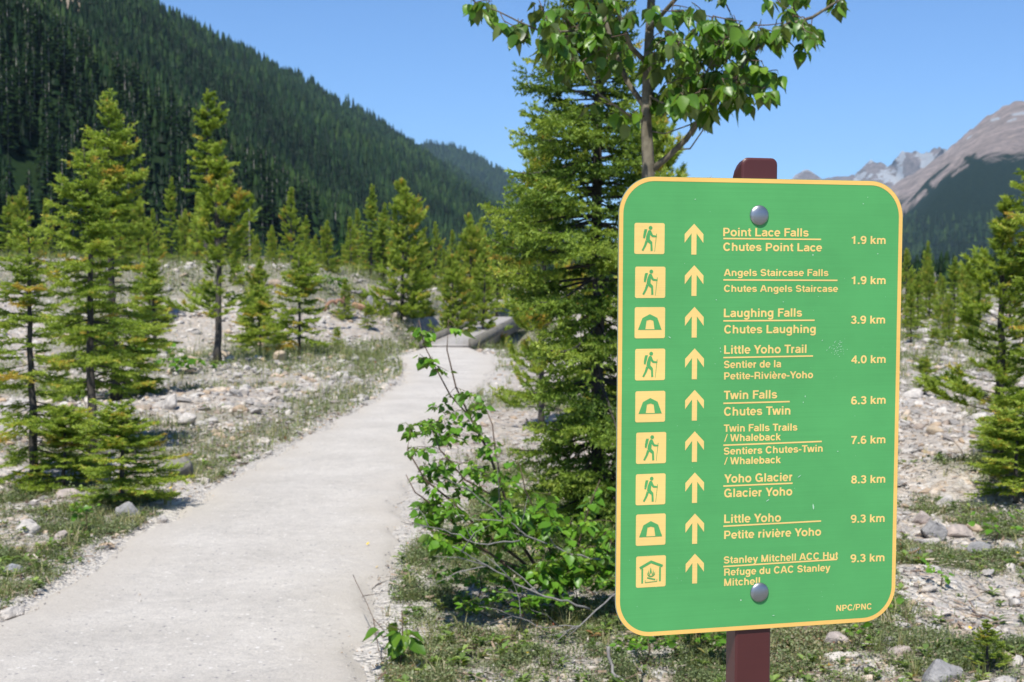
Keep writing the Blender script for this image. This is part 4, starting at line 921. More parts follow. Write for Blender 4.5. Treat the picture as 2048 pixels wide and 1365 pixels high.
def sprig(name, px, py, Y, hpx, n, label, cat, meshes=SLEAVES, wpx=40, scale=1.0, nleaf=(3, 5), drp=.4, seed=0, limit=40):
    r_ = np.random.RandomState(seed + 50); base_ = W(px, py, Y); base_[2] = gz(base_[0], base_[1]) - .01
    e = empty(name, base_); tag(e, label, cat)
    px0, py0, _ = to_px(base_); py0 = float(py0[0])
    main = [(np.array([base_, W(px + wpx * .15, py0 - hpx * .4, Y), W(px + wpx * .1, py0 - hpx * .8, Y - .03)]), np.array([.004, .003, .002]))]
    tp = [W(px + r_.uniform(-1, 1) * wpx, py0 - hpx * r_.uniform(.45, 1.0), Y + r_.uniform(-.12, .12) * wpx / 40) for _ in range(n)]
    t_, l_ = grow(main, tp, r_, nleaf, droop_leaf=drp, spread=1.0, twig_r=.0018)
    g = Geo()
    for P_, r in main + t_: g.tube(P_ - base_, r, 4)
    merge_flat(g, "stem", M_TWIG, e)
    put_leaves(e, [(p, M_, s * scale) for p, M_, s in l_], meshes, limit, inframe)
sprig("poplar_sapling", 800, 1345, 5.85, 150, 7, "small poplar sapling with big pale-green leaves at the lower right edge of the trail", "sapling", LEAVES, 36, 1.12, (2, 4), .9, 1)
sprig("low_shrub", 1130, 1235, 6.75, 110, 46, "dark dense undergrowth bush in the shade below the leafy shrub", "shrub", SLEAVES, 160, .7, (9, 13), .15, 21, 60)
sprig("low_shrub", 1030, 1215, 6.5, 90, 34, "ragged low bush among the grey dead branches below the leafy shrub", "shrub", SLEAVES, 110, .6, (8, 12), .15, 23, 60)
sprig("low_shrub", 950, 1170, 7.0, 90, 30, "small-leaved low bush at the trail side of the leafy shrub's foot", "shrub", SLEAVES, 90, .5, (8, 11), .1, 22, 60)
sprig("low_shrub", 1390, 1345, 6.0, 75, 26, "dense bright green low shrub at the foot of the sign post, on its left", "shrub", SLEAVES, 85, .62, (5, 8), .1, 2, 60)
sprig("low_shrub", 1290, 1365, 5.9, 70, 14, "low green shrub under the sign's bottom left corner", "shrub", SLEAVES, 60, .6, (5, 7), .1, 3, 40)
sprig("leafy_sprig", 1755, 1290, 6.3, 55, 7, "small yellow-green leafy sprig under the sign's bottom right corner", "plant", SLEAVES, 38, .6, (4, 6), .2, 4)
sprig("leafy_sprig", 1880, 1240, 6.9, 50, 5, "small bright sprig among pebbles right of the sign's lower corner", "plant", SLEAVES, 26, .6, (4, 5), .2, 5)
sprig("leafy_sprig", 1715, 1330, 5.95, 50, 7, "low dark-green sprig near the bottom edge, right of the post", "plant", SLEAVES, 40, .55, (4, 6), .2, 6)
sprig("leafy_sprig", 1990, 1070, 8.8, 70, 9, "bright leafy plant below the fir at the right edge", "plant", SLEAVES, 40, .8, (4, 6), .2, 7)
sprig("leafy_sprig", 170, 1090, 8.9, 80, 9, "pale silvery-green leafy plant below the tallest young fir", "plant", SLEAVES, 26, .7, (4, 6), .2, 8)
sprig("leafy_sprig", 300, 730, 26.0, 40, 14, "dark low bush left of the slender pine's foot", "bush", SLEAVES, 70, 2.4, (6, 8), .2, 9)
sprig("leafy_sprig", 380, 745, 24.5, 30, 12, "flat low bush on the stones in front of the slender pine", "bush", SLEAVES, 60, 2.2, (6, 8), .2, 10)
sprig("leafy_sprig", 655, 665, 40, 30, 10, "small round bush at the foot of the gravel bank behind the knee-high fir", "bush", SLEAVES, 35, 3.2, (6, 8), .2, 11)
for i, (px, py, hh, lab, k) in enumerate([(1985, 1350, .22, "tiny pine seedling at the bottom right, left of the photo's corner", 'pine_a'), (1850, 790, .55, "small bright fir seedling on the stones right of the sign", 'small'), (1868, 700, .5, "small dark fir seedling on the stones beside the candle pine", 'small')]):
    b = at_ground(px, py); plant(k, "conifer_seedling", b, hh, lab, "seedling", rz=i, wide=(2.3, 1.3, 1.3)[i])

# ------------------------------------------------------------------ dead wood
def dead_branch(pts, r0, r1, forks, label, mat=M_DEAD, name="dead_branch", ground=False, seed=0):
    r_ = np.random.RandomState(seed); P_ = np.array([W(*p) for p in pts])
    if ground: P_[:, 2] = [gz(p[0], p[1]) + r0 * .8 for p in P_]
    b = P_[0].copy(); n = len(P_); u = np.linspace(0, n - 1, n * 4); Q = np.stack([np.interp(u, np.arange(n), P_[:, i]) for i in range(3)], -1) + r_.normal(0, r0 * .5, (n * 4, 3))
    g = Geo(); r0 *= .62; r1 *= .62; g.tube(Q - b, np.linspace(r0, r1, len(Q)), 7)
    for f in range(forks):
        k = r_.randint(len(Q) // 4, len(Q) - 1); d = unit(Q[min(k + 2, len(Q) - 1)] - Q[k - 1]) + r_.normal(0, .55, 3); d = unit(d); L = np.linalg.norm(Q[-1] - Q[0]) * r_.uniform(.15, .4)
        S = np.array([Q[k], Q[k] + d * L * .5 + r_.normal(0, .02, 3) * L, Q[k] + d * L + r_.normal(0, .1, 3) * L]); 
        S[:, 2] = np.maximum(S[:, 2], [gz(s[0], s[1]) for s in S]); g.tube(S - b, [r1 * 1.3 + .001, r1, r1 * .4], 5)
    V, T, A = g.get(); o = mk(name, V, T, mat, smooth=True); o.location = b; tag(o, label, "branch"); return o
dead_branch([(1232, 1125, 6.6), (1150, 1110, 6.5), (1060, 1075, 6.4), (1000, 1030, 6.35), (930, 975, 6.3)], .008, .003, 6, "pale grey dead branch through the lower half of the leafy shrub", seed=1)
dead_branch([(1180, 1215, 6.2), (1110, 1200, 6.1), (1040, 1170, 6.1), (950, 1120, 6.05), (905, 1090, 6.0)], .008, .003, 7, "twisted grey dead branch low under the leafy shrub", seed=2)
dead_branch([(1240, 1180, 6.1), (1160, 1250, 5.9), (1090, 1255, 5.9), (1010, 1225, 5.9)], .006, .002, 7, "thin dead branch reaching left from the sign's bottom left corner", seed=3)
dead_branch([(1040, 1080, 6.3), (960, 1090, 6.2), (890, 1060, 6.2), (800, 1045, 6.1)], .006, .002, 5, "thin bare twig branch leaning out over the trail's edge below the shrub", seed=4)
dead_branch([(1215, 1300, 5.7), (1228, 1340, 5.65), (1245, 1375, 5.6)], .012, .008, 2, "short thick pale stick standing at the bottom edge left of the low green shrub", seed=5)
dead_branch([(1555, 1320, 5.9), (1610, 1335, 5.85), (1665, 1345, 5.8)], .006, .003, 3, "curved pale twig on the ground right of the sign post", seed=6, ground=True)
dead_branch([(705, 1150, 6.6), (745, 1230, 6.1), (765, 1330, 5.9)], .003, .0015, 3, "thin dark twig at the trail's right edge above the poplar sapling", M_TWIG, seed=7)
dead_branch([(655, 612, 38), (700, 588, 38.4), (722, 582, 38.6)], .09, .05, 3, "pale driftwood pole lying on the gravel bank left of the widest bushy pine", seed=8, ground=False)
dead_branch([(648, 618, 36.5), (672, 604, 36.7), (690, 596, 37)], .08, .05, 0, "orange-brown broken log beside the pale driftwood on the bank", bark("orange_wood", (.28, .15, .09), (.46, .28, .18), 30, .3), "log", seed=9)
dead_branch([(1798, 1170, 7.5), (1830, 1190, 7.35), (1856, 1205, 7.25)], .018, .010, 1, "short orange-tan piece of broken wood right of the sign's lower edge", bark("tan_wood", (.36, .22, .12), (.55, .38, .22), 40, .3), "log", seed=10, ground=True)
dead_branch([(1890, 935, 11.5), (1840, 905, 12), (1900, 880, 12.5), (1950, 920, 12.2)], .015, .006, 9, "brown tangled dead branches on the stones left of the fir at the right edge", M_TWIG, seed=11, ground=True)
dead_branch([(590, 835, 16.4), (540, 850, 15.9), (505, 853, 15.7)], .012, .005, 3, "thin grey stick lying on the green strip left of the trail", seed=12, ground=True)
dead_branch([(1650, 1290, 6.2), (1740, 1265, 6.5), (1800, 1230, 6.9)], .005, .002, 6, "wiry leafless twig over the plants right of the post", M_TWIG, seed=13, ground=True)
# ------------------------------------------------------------------ rocks
def ico(sub):
    import bmesh
    bm = bmesh.new(); bmesh.ops.create_icosphere(bm, subdivisions=sub, radius=1.0)
    V = np.array([v.co[:] for v in bm.verts]); T = np.array([[v.index for v in f.verts] for f in bm.faces]); bm.free(); return V, T
ICO = {k: ico(k) for k in (1, 2, 3)}
def rock_shape(seed, sub, sx=1.0, sy=0.8, sz=0.55, cuts=6):
    r_ = np.random.RandomState(seed); V, T = ICO[sub]; V = V.copy()
    V *= (1 + 0.16 * (fbm(V[:, 0] * 1.7 + V[:, 2] + seed, V[:, 1] * 1.7 - V[:, 2], 3, seed) - .5)[:, None] * 2)
    for c in range(cuts):
        n = unit(r_.normal(size=3)); d = r_.uniform(.38, .80); k = V @ n - d; V -= np.clip(k, 0, None)[:, None] * n * 1.0
    return V * np.array([sx, sy, sz]), T
RK = []
for i in range(10):
    V, T = rock_shape(500 + i, 2 if i < 7 else 2, 1.0, R.uniform(.5, .9), R.uniform(.3, .7), 12)
    RK.append(mk("stone", V, T, M_ROCK, link_it=False).data)
def rock_material(name, c):
    m = M_ROCK.copy(); m.name = name
    for n in m.node_tree.nodes:
        if n.type == 'VALTORGB' and len(n.color_ramp.elements) == len(ROCK_STOPS):
            for e_ in n.color_ramp.elements: e_.color = (*c, 1)
    return m
RM = {'pale': rock_material("pale_rock", (.60, .56, .52)), 'grey': rock_material("grey_rock", (.30, .30, .31)), 'tan': rock_material("tan_rock", (.55, .43, .29)),
      'dark': rock_material("dark_rock", (.20, .19, .16)), 'pink': rock_material("pink_rock", (.50, .42, .38)), 'orange': rock_material("orange_rock", (.52, .27, .14)), 'blue': rock_material("bluegrey_rock", (.33, .35, .38))}
BIG = [ # px, py (foot), width px, height px, colour, label
 (335, 965, 70, 46, 'dark', "dark lichen-spotted boulder in the shade at the foot of the tallest young fir"),
 (247, 792, 44, 26, 'pale', "rounded white rock behind the slim fir's bare trunk, the palest on the left"),
 (292, 790, 34, 20, 'pale', "flat white stone just right of the palest rounded rock"),
 (270, 900, 66, 26, 'tan', "long flat tan slab between the slim fir and the trail"),
 (262, 868, 40, 22, 'tan', "cream block lying just behind the long tan slab"),
 (338, 822, 40, 40, 'pale', "upright grey-white rock in the middle of the stones left of the trail"),
 (372, 855, 40, 26, 'pale', "broad pale rock between the upright rock and the trail"),
 (485, 792, 22, 16, 'pale', "single round white stone near the slender pine, toward the trail"),
 (120, 1088, 34, 26, 'pink', "rounded pinkish rock in the grass below the tallest young fir"),
 (45, 1075, 46, 30, 'pale', "pale angular rock in the grass near the left edge"),
 (16, 1150, 44, 26, 'blue', "blue-grey rock cut by the left edge beside the trail"),
 (8, 1240, 50, 26, 'pale', "white rock at the left edge where trail meets grass"),
 (245, 1040, 52, 34, 'grey', "grey rock half in shade under the tallest young fir's lowest branches"),
 (282, 1047, 22, 16, 'tan', "small tan stone beside the shaded grey rock near the trail"),
 (316, 1044, 22, 14, 'pale', "small white stone at the trail's left edge below the dark boulder"),
 (140, 1283, 34, 10, 'pale', "flat pale stone sunk in the trail's surface, lower left"),
 (435, 722, 0, 0, None, None),
 (440, 716, 44, 18, 'tan', "peach slab behind the slender pine's foot"),
 (560, 722, 34, 18, 'tan', "orange-tan rock left of the small yellowish fir's foot"),
 (705, 808, 18, 10, 'pale', "small white stone on the trail's left edge halfway to the bridge"),
 (738, 622, 26, 26, 'grey', "tall grey rock on the bank below the bushy pine"),
 (760, 628, 30, 18, 'pink', "low pinkish rock on the bank beside the tall grey rock"),
 (790, 640, 20, 14, 'pink', "round reddish rock at the foot of the widest bushy pine"),
 (716, 622, 26, 14, 'orange', "bright orange rock on the gravel bank left of the tall grey rock"),
 (902, 606, 20, 10, 'orange', "orange rock on the far bank right of the widest bushy pine"),
 (120, 1000, 60, 22, 'pink', "broad pinkish stone in shade left of the tallest young fir's foot"),
 (30, 830, 60, 26, 'pale', "pale rock among the stones behind the bushy low fir"),
 (1878, 1086, 60, 46, 'grey', "pointed dark-grey rock standing on the stones right of the sign"),
 (1978, 1118, 56, 30, 'grey', "flat grey slab right of the pointed dark-grey rock"),
 (1850, 1052, 40, 26, 'pink', "pinkish block just behind the pointed dark-grey rock"),
 (1900, 1018, 40, 26, 'pale', "rounded cream rock behind the pointed dark-grey rock"),
 (1930, 1078, 62, 26, 'pink', "broad tan rock between the pointed grey rock and the flat slab"),
 (2035, 1112, 40, 24, 'pale', "white rock cut by the right edge beside the flat grey slab"),
 (1840, 1120, 36, 26, 'blue', "bluish stone below the pointed dark-grey rock, toward the sign"),
 (1866, 1122, 36, 22, 'pink', "stone leaning against the bluish stone, on its right"),
 (1820, 1120, 30, 20, 'pink', "warm grey stone touching the sign's right edge in view"),
 (1815, 1268, 66, 22, 'pale', "long white stone below the sign's bottom right corner"),
 (1988, 1282, 46, 24, 'pale', "rounded cream boulder in the plants near the right edge"),
 (1680, 1300, 50, 34, 'pink', "pinkish-grey boulder under the sign's bottom edge, right of the post"),
 (1905, 1375, 84, 46, 'grey', "big smooth grey boulder cut by the bottom edge"),
 (1885, 1300, 36, 22, 'tan', "tan stone in the plants between the long white stone and the big grey boulder"),
 (1805, 1315, 60, 20, 'pink', "flat dull stone in the plants below the long white stone"),
 (875, 1325, 32, 26, 'pale', "white stone in the plants right of the poplar sapling"),
 (952, 1262, 20, 12, 'pale', "small white stone below the shrub's dead branches"),
 (757, 1142, 18, 10, 'grey', "small dark stone on the trail near its right edge"),
 (1830, 800, 40, 20, 'pale', "pale rock on the stones right of the sign at mid height"),
 (1878, 870, 36, 22, 'tan', "cream stone below the bright fir seedling right of the sign"),
 (1960, 1085, 0, 0, None, None),
]
for i, (px, py, w, h, c, lab) in enumerate(BIG):
    if not lab: continue
    b = at_ground(px, py - 1); Y = b[1]; sw = 1.15 * w / F * Y; sh = 1.12 * h / F * Y
    V, T = rock_shape(900 + i, 3, 1, .75, 1, 12); 
    V = V / (np.abs(V).max(0)); V[:, 2] = V[:, 2] * (sh * .62) + sh * .38; V[:, 0] *= sw / 2; V[:, 1] *= sw / 2 * .75
    if i in (5, 20, 27): V[:, :2] *= (1 - 0.42 * np.clip(V[:, 2:3] / sh, 0, 1))
    V += 0.05 * sw * (fbm(V[:, :1] * 6 / sw, V[:, 1:2] * 6 / sw + V[:, 2:3] * 9 / sw, 3, i) - .5)
    o = mk("rock", V, T, RM[c]); o.location = b + [0, sw * .3, .07 * sh]; o.rotation_euler = (0, R.normal(0, .08), R.uniform(-.4, .4)); tag(o, lab, "rock")

# loose stones: everything is scattered, the largest in view become objects of their own
def scatter_stones():
    out = []
    def zone(n, x0, x1, y0, y1, smin, smax, p=2.6, fan=False):
        y = y0 + (y1 - y0) * R.rand(n) ** 0.75; x = R.uniform(x0, x1, n) * (y if fan else 1)
        s = smin * (1 - R.rand(n) * (1 - (smin / smax) ** p)) ** (-1 / p)
        out.append(np.stack([x, y, s], -1))
    zone(4000, -.42, -.22, 5.5, 9.5, .015, .2, 1.5, True); zone(3500, -.12, .12, 4.6, 9, .008, .06, 1.7, True); zone(6500, .08, .42, 4.6, 9.5, .022, .28, 1.4, True)
    zone(10500, -.42, -.07, 8.5, 30, .035, .24, 1.35, True); zone(6000, .27, .42, 7, 30, .03, .22, 1.35, True); zone(2600, -.06, .27, 8, 30, .03, .2, 1.6, True)
    zone(6500, -.42, .02, 26, 44, .05, .34, 1.8, True); zone(2500, .26, .42, 26, 46, .06, .4, 1.6, True)
    zone(3500, -.36, .02, 31, 50, .07, .40, 2.0, True); zone(2600, .26, .42, 40, 75, .10, .6, 2.0, True)
    S = np.concatenate(out); S[:, 2] *= np.clip((S[:, 1] - 5) / 9, .45, 1); x, y, s = S.T
    td = trail_dist(x, y); v = veg(x, y)
    k = (td > 0.0) & (R.rand(len(x)) > v * 0.7) & (td > s * .3) & ~((y > 33.5) & (y < 47) & (np.abs(x - (-1.5 + .11 * (y - 34))) < .9))
    k &= (R.rand(len(x)) < 0.55 + 0.45 * sstep(.32, .5, fbm(x * 1.1, y * 1.1, 3, 91)))
    k |= (td > 0) & (td < .35) & (s < .05) & (y < 30)
    S = S[k]
    # spilt pebbles along and on the trail
    n = 3000; y = 4.6 + 24 * R.rand(n) ** 1.5; sd = R.rand(n) < .55; d = np.abs(R.normal(0, .13, n)) * (1 if True else 0)
    x = np.where(sd, tl(y) + d - .05, tr(y) - d + .05); s = R.uniform(.004, .011, n) * (1 + y / 22)
    n2 = 2000; y2 = 4.6 + 18 * R.rand(n2) ** 1.3; x2 = tl(y2) + (tr(y2) - tl(y2)) * R.rand(n2); s2 = R.uniform(.003, .006, n2) * (1 + y2 / 16) * (1 + 1.6 * (R.rand(n2) < .06))
    return np.concatenate([S, np.stack([x, y, s], -1), np.stack([x2, y2, s2], -1)])
ST = scatter_stones(); x, y, s = ST.T; z = np.where(trail_dist(x, y) < 0, 0.012, height(x, y))
P_ = np.stack([x, y, z], -1); px_, py_, f_ = to_px(P_)
vis = (px_ > 5) & (px_ < 2043) & (py_ > 470) & (py_ < 1360) & ~((px_ > 1225) & (px_ < 1805) & (py_ < 1250)) & ~((px_ > 1000) & (px_ < 1240) & (py_ < 1150))
size = s / y * vis; order = np.argsort(-size); top = order[:240]
def zone_of(i):
    if px_[i] > 1100:
        if py_[i] > 1000: return ("loose pale stone among the low plants right of the sign", "loose stones among the low plants right of the sign")
        return ("loose pale stone on the open rocky ground right of the sign", "loose stones on the open ground right of the sign")
    if y[i] > 30: return ("loose stone on the raised gravel bank beyond the trail", "loose stones on the gravel bank")
    return ("loose pale stone on the rocky strip left of the trail", "loose stones left of the trail")
for j, i in enumerate(top):
    o = bpy.data.objects.new("stone", RK[j % 10]); link(o); q = s[i] * .62
    o.location = (x[i], y[i], z[i] + q * .12); o.scale = (q, q, q * R.uniform(.7, 1.1)); o.rotation_euler = (R.normal(0, .25), R.normal(0, .25), R.rand() * 6.28)
    l, g_ = zone_of(i); tag(o, l, "stone", g_)
rest = np.setdiff1d(np.arange(len(x)), top)
def stone_mass(name, ids, sub, label, extra=1.0):
    shapes = [rock_shape(700 + i, sub, 1, R.uniform(.5, .95), R.uniform(.3, .7), 4) for i in range(8)]; pick = R.randint(0, 8, len(ids)); Vs, Ts, n0 = [], [], 0
    for j, (V, T) in enumerate(shapes):
        k = ids[pick == j]
        if not len(k): continue
        a = R.rand(len(k)) * 6.28; c, sn = np.cos(a), np.sin(a); q = s[k] * .6; tl_ = R.normal(0, .25, len(k))
        X0 = V[None, :, 0] * c[:, None] - V[None, :, 1] * sn[:, None]; Y0 = V[None, :, 0] * sn[:, None] + V[None, :, 1] * c[:, None]; Z0 = V[None, :, 2] + X0 * tl_[:, None] * .6
        VV = np.stack([X0 * q[:, None] + x[k][:, None], Y0 * q[:, None] + y[k][:, None], Z0 * q[:, None] + z[k][:, None] + .1 * q[:, None]], -1).reshape(-1, 3)
        Vs.append(VV); Ts.append((T[None] + (np.arange(len(k)) * len(V))[:, None, None]).reshape(-1, 3) + n0); n0 += len(VV)
    o = mk(name, np.concatenate(Vs), np.concatenate(Ts), M_ROCKS); tag(o, label, kind="stuff")
tdr = trail_dist(x[rest], y[rest])
stone_mass("rubble", rest[(tdr >= .05)], 1, "countless loose limestone pebbles and stones over the valley floor")
stone_mass("gravel", rest[(tdr < .05)], 1, "small gravel and pebbles spilt on the trail and along its edges")

# ------------------------------------------------------------------ low plants, grass, flowers
def leaves_cloud(n, xyf, lsz, hgt, blades=False):
    x, y = xyf(n); td = trail_dist(x, y); v = veg(x, y); k = (R.rand(len(x)) < v ** 1.3) & (td > 0.02); x, y = x[k], y[k]
    # clumps
    cl = fbm(x * 7, y * 7, 3, 14); k = R.rand(len(x)) < sstep(.36, .56, cl) + .08; x, y, cl = x[k], y[k], cl[k]
    n = len(x); z = height(x, y)
    sc = 1 + np.clip(y - 7, 0, 30) * 0.11
    if blades:
        a = R.rand(n) * 6.28; ln = lsz * R.uniform(.5, 1.3, n) * sc ** .8; out = R.uniform(.1, .55, n)
        d = np.stack([np.cos(a) * out, np.sin(a) * out, np.ones(n)], -1) * ln[:, None]; b = np.stack([x, y, z], -1)
        sd = np.stack([-np.sin(a), np.cos(a), 0 * a], -1) * (0.0016 * sc * R.uniform(.7, 1.4, n))[:, None]
        V = np.stack([b - sd, b + sd, b + d], 1).reshape(-1, 3); T = np.arange(n * 3).reshape(-1, 3)
        A = np.clip(R.normal(.5, .22, n), 0, .93)
    else:
        zz = z + R.rand(n) ** 1.5 * hgt * sc ** .6 * sstep(.3, .7, cl) + .002; b = np.stack([x, y, zz], -1)
        u = unit(R.normal(size=(n, 3)) * [1, 1, .55]); w = unit(np.cross(u, R.normal(size=(n, 3)) * .6 + [0, 0, .8])); L = (lsz * R.uniform(.5, 1.4, n) * sc)[:, None]
        V = np.stack([b, b + u * L * .5 + w * L * .28, b + u * L, b + u * L * .5 - w * L * .28], 1).reshape(-1, 3)
        T = np.arange(n * 4).reshape(-1, 4)
        A = np.clip(R.normal(.42, .2, n) + (fbm(x * 1.5, y * 1.5, 3, 6) - .5) * .8, 0, 1); A[(A > .93) & (R.rand(n) < .7)] = .5
    return V, T, A
fan = lambda a, b, y0, y1, p: (lambda n: (lambda y: (R.uniform(a, b, n) * y, y))(y0 + (y1 - y0) * R.rand(n) ** p))
V, T, A = leaves_cloud(1700000, fan(-.42, .42, 4.7, 11, 1.3), .013, .055)
o = mk("ground_cover", V, T, M_MAT, fattr={"tint": A}); tag(o, "low mat-forming green plants beside the trail and round the sign", kind="stuff")
V, T, A = leaves_cloud(420000, fan(-.42, .42, 10, 50, 1.2), .016, .07)
o = mk("ground_cover", V, T, M_MAT, fattr={"tint": A}); tag(o, "patches of low green plants farther along the trail", kind="stuff")
M_GRASS = foliage_mat("grass_blades", [(0, (.08, .12, .035)), (.4, (.16, .21, .06)), (.7, (.28, .29, .12)), (1, (.48, .42, .26))], transl=.35)
V, T, A = leaves_cloud(260000, fan(-.42, .42, 4.7, 12, 1.2), .055, .05, True)
o = mk("grass", V, T, M_GRASS, fattr={"tint": A}); tag(o, "short thin grass along the trail's edges", kind="stuff")
V, T, A = leaves_cloud(200000, fan(-.42, .42, 11, 60, 1.0), .10, .05, True)
o = mk("grass", V, T, M_GRASS, fattr={"tint": A}); tag(o, "sparse grass on the farther ground", kind="stuff")
# dry litter: broken stalks, needles and dead leaves between the stones
M_LITTER = foliage_mat("dry_litter", [(0, (.09, .06, .045)), (.4, (.20, .14, .10)), (.7, (.36, .29, .21)), (1, (.50, .46, .40))], transl=.05, jitter=.3)
n = 30000; y = 4.7 + 13 * R.rand(n) ** 1.1; x = R.uniform(-.42, .42, n) * y; td = trail_dist(x, y); k = (td > 0) & (R.rand(n) < .35 + .65 * veg(x, y)); x, y = x[k], y[k]; n = len(x)
a = R.rand(n) * 6.28; L_ = R.uniform(.012, .06, n) * (1 + y / 20); w_ = R.uniform(.0012, .004, n) * (1 + y / 15); zz = height(x, y) + R.uniform(.004, .03, n)
d = np.stack([np.cos(a), np.sin(a), R.normal(0, .2, n)], -1) * L_[:, None] / 2; sd = np.stack([-np.sin(a), np.cos(a), R.normal(0, .5, n)], -1) * w_[:, None]; c = np.stack([x, y, zz], -1)
o = mk("dry_litter", np.stack([c - d - sd, c - d + sd, c + d + sd, c + d - sd], 1).reshape(-1, 3), np.arange(n * 4).reshape(-1, 4), M_LITTER, fattr={"tint": R.rand(n)}); tag(o, "dry stalks, needles and dead leaves strewn over the ground", kind="stuff")
# herbs and dry tufts: bigger leaves standing out of the mat
def herb(seed, n, L0):
    r_ = np.random.RandomState(seed); g = Geo()
    for i in range(n):
        a = r_.rand() * 6.28; L_ = L0 * r_.uniform(.6, 1.2); up = r_.uniform(.15, .9); d = unit(np.array([math.cos(a), math.sin(a), up])); s_ = np.array([-math.sin(a), math.cos(a), 0]) * L_ * .22; o_ = np.array([0, 0, r_.uniform(0, L0 * .7)])
        g.add([o_, o_ + d * L_ * .5 + s_, o_ + d * L_ + [0, 0, -L_ * .2], o_ + d * L_ * .5 - s_], [(0, 1, 2), (0, 2, 3)], r_.uniform(.3, .75))
    return g.get()
def tuft(seed, n, L0):
    r_ = np.random.RandomState(seed); g = Geo()
    for i in range(n):
        a = r_.rand() * 6.28; L_ = L0 * r_.uniform(.5, 1.2); o_ = np.array([r_.normal(0, .012), r_.normal(0, .012), 0]); out = r_.uniform(.1, .7); d = np.array([math.cos(a) * out, math.sin(a) * out, 1.0]); s_ = np.array([-math.sin(a), math.cos(a), 0]) * .0016
        m_ = o_ + d * L_ * .55; t_ = m_ + np.array([math.cos(a) * out * 1.6, math.sin(a) * out * 1.6, .55]) * L_ * .45
        g.add([o_ - s_, o_ + s_, m_ + s_ * .8, m_ - s_ * .8, t_], [(0, 1, 2), (0, 2, 3), (3, 2, 4)], r_.uniform(.2, .95))
    return g.get()
def strew(name, forms, n, y0, y1, mat, label, thr, smin, smax):
    y = y0 + (y1 - y0) * R.rand(n) ** 1.25; x = R.uniform(-.42, .42, n) * y; td = trail_dist(x, y); k = (td > .04) & (R.rand(n) < thr + (1 - thr) * veg(x, y) ** .8); x, y = x[k], y[k]; z = height(x, y)
    Vs, Ts, As, n0 = [], [], [], 0; pick = R.randint(0, len(forms), len(x))
    for j, (V, T, A) in enumerate(forms):
        q = np.where(pick == j)[0]; a = R.rand(len(q)) * 6.28; c, s_ = np.cos(a)[:, None], np.sin(a)[:, None]; sc = (R.uniform(smin, smax, len(q)) * (1 + (y[q] - 6) * .03))[:, None]
        VV = np.stack([(V[:, 0] * c - V[:, 1] * s_) * sc + x[q][:, None], (V[:, 0] * s_ + V[:, 1] * c) * sc + y[q][:, None], V[:, 2] * sc + z[q][:, None]], -1).reshape(-1, 3)
        Vs.append(VV); Ts.append((T[None] + (np.arange(len(q)) * len(V))[:, None, None]).reshape(-1, 3) + n0); n0 += len(VV); As.append(np.clip(np.tile(A, len(q)) + np.repeat(R.normal(0, .15, len(q)), len(A)), 0, 1))
    o = mk(name, np.concatenate(Vs), np.concatenate(Ts), mat, fattr={"tint": np.concatenate(As)}); tag(o, label, kind="stuff")
M_HERB = foliage_mat("herb_leaf", [(0, (.06, .11, .03)), (.5, (.16, .25, .06)), (.85, (.30, .38, .10)), (1, (.35, .16, .08))], transl=.3, jitter=.3)
strew("herbs", [herb(i, 14, .035) for i in range(6)], 3400, 4.7, 13, M_HERB, "scattered broad-leaved herbs among the stones", .06, .6, 1.6)
strew("grass_tufts", [tuft(i, 16, .10) for i in range(5)], 2600, 4.7, 30, M_GRASS, "dry and green grass tufts among the stones", .10, .5, 1.5)
# small yellow flowers
fl = Geo()
for q in range(5):
    a = q * 1.2566; c, s_ = math.cos(a), math.sin(a); fl.add([[0, 0, 0], [c * .6 - s_ * .38, s_ * .6 + c * .38, .18], [c, s_, .22], [c * .6 + s_ * .38, s_ * .6 - c * .38, .18]], [(0, 1, 2), (0, 2, 3)], .2)
fl.tube([[0, 0, 0], [.05, 0, -3]], [.07, .07], 3, .5)
V, T, A = fl.get(); FM = mk("flower", V, T, M_FLOWER, link_it=False, fattr={"tint": A}).data
M_STEM = foliage_mat("flower_stem", [(0, (.08, .14, .03)), (1, (.08, .14, .03))])
FM.materials.append(M_STEM); FM.polygons.foreach_set("material_index", np.array([0] * 10 + [1] * (len(T) - 10), dtype=np.int32))
FLW = [(882, 1222, "yellow flower in the plants right of the trail, below the shrub's left side"), (1077, 1212, "yellow flower under the shrub's dead branches"), (1608, 1335, "yellow flower right of the sign post near the ground twig"),
       (1666, 1350, "yellow flower near the bottom edge, right of the ground twig"), (1948, 1270, "yellow flower left of the rounded cream boulder"), (2042, 1118, "yellow flower at the right edge by the flat grey slab"),
       (2045, 1312, "yellow flower near the bottom right corner"), (1056, 1325, "yellow flower in the plants at the bottom, left of the thick pale stick"), (338, 985, "yellow flower beside the dark lichen-spotted boulder"), (752, 1148, "yellow flower at the trail's right edge"), (734, 1100, "small yellow flower on the trail's right margin")]
for px, py, lab in FLW:
    b = at_ground(px, py); o = bpy.data.objects.new("flower", FM); link(o); o.location = b + [0, 0, .05]; q = .011 * (b[1] / 6.5) ** .5; o.scale = (q, q, q); o.rotation_euler = (.5, .2, px); tag(o, lab, "flower")

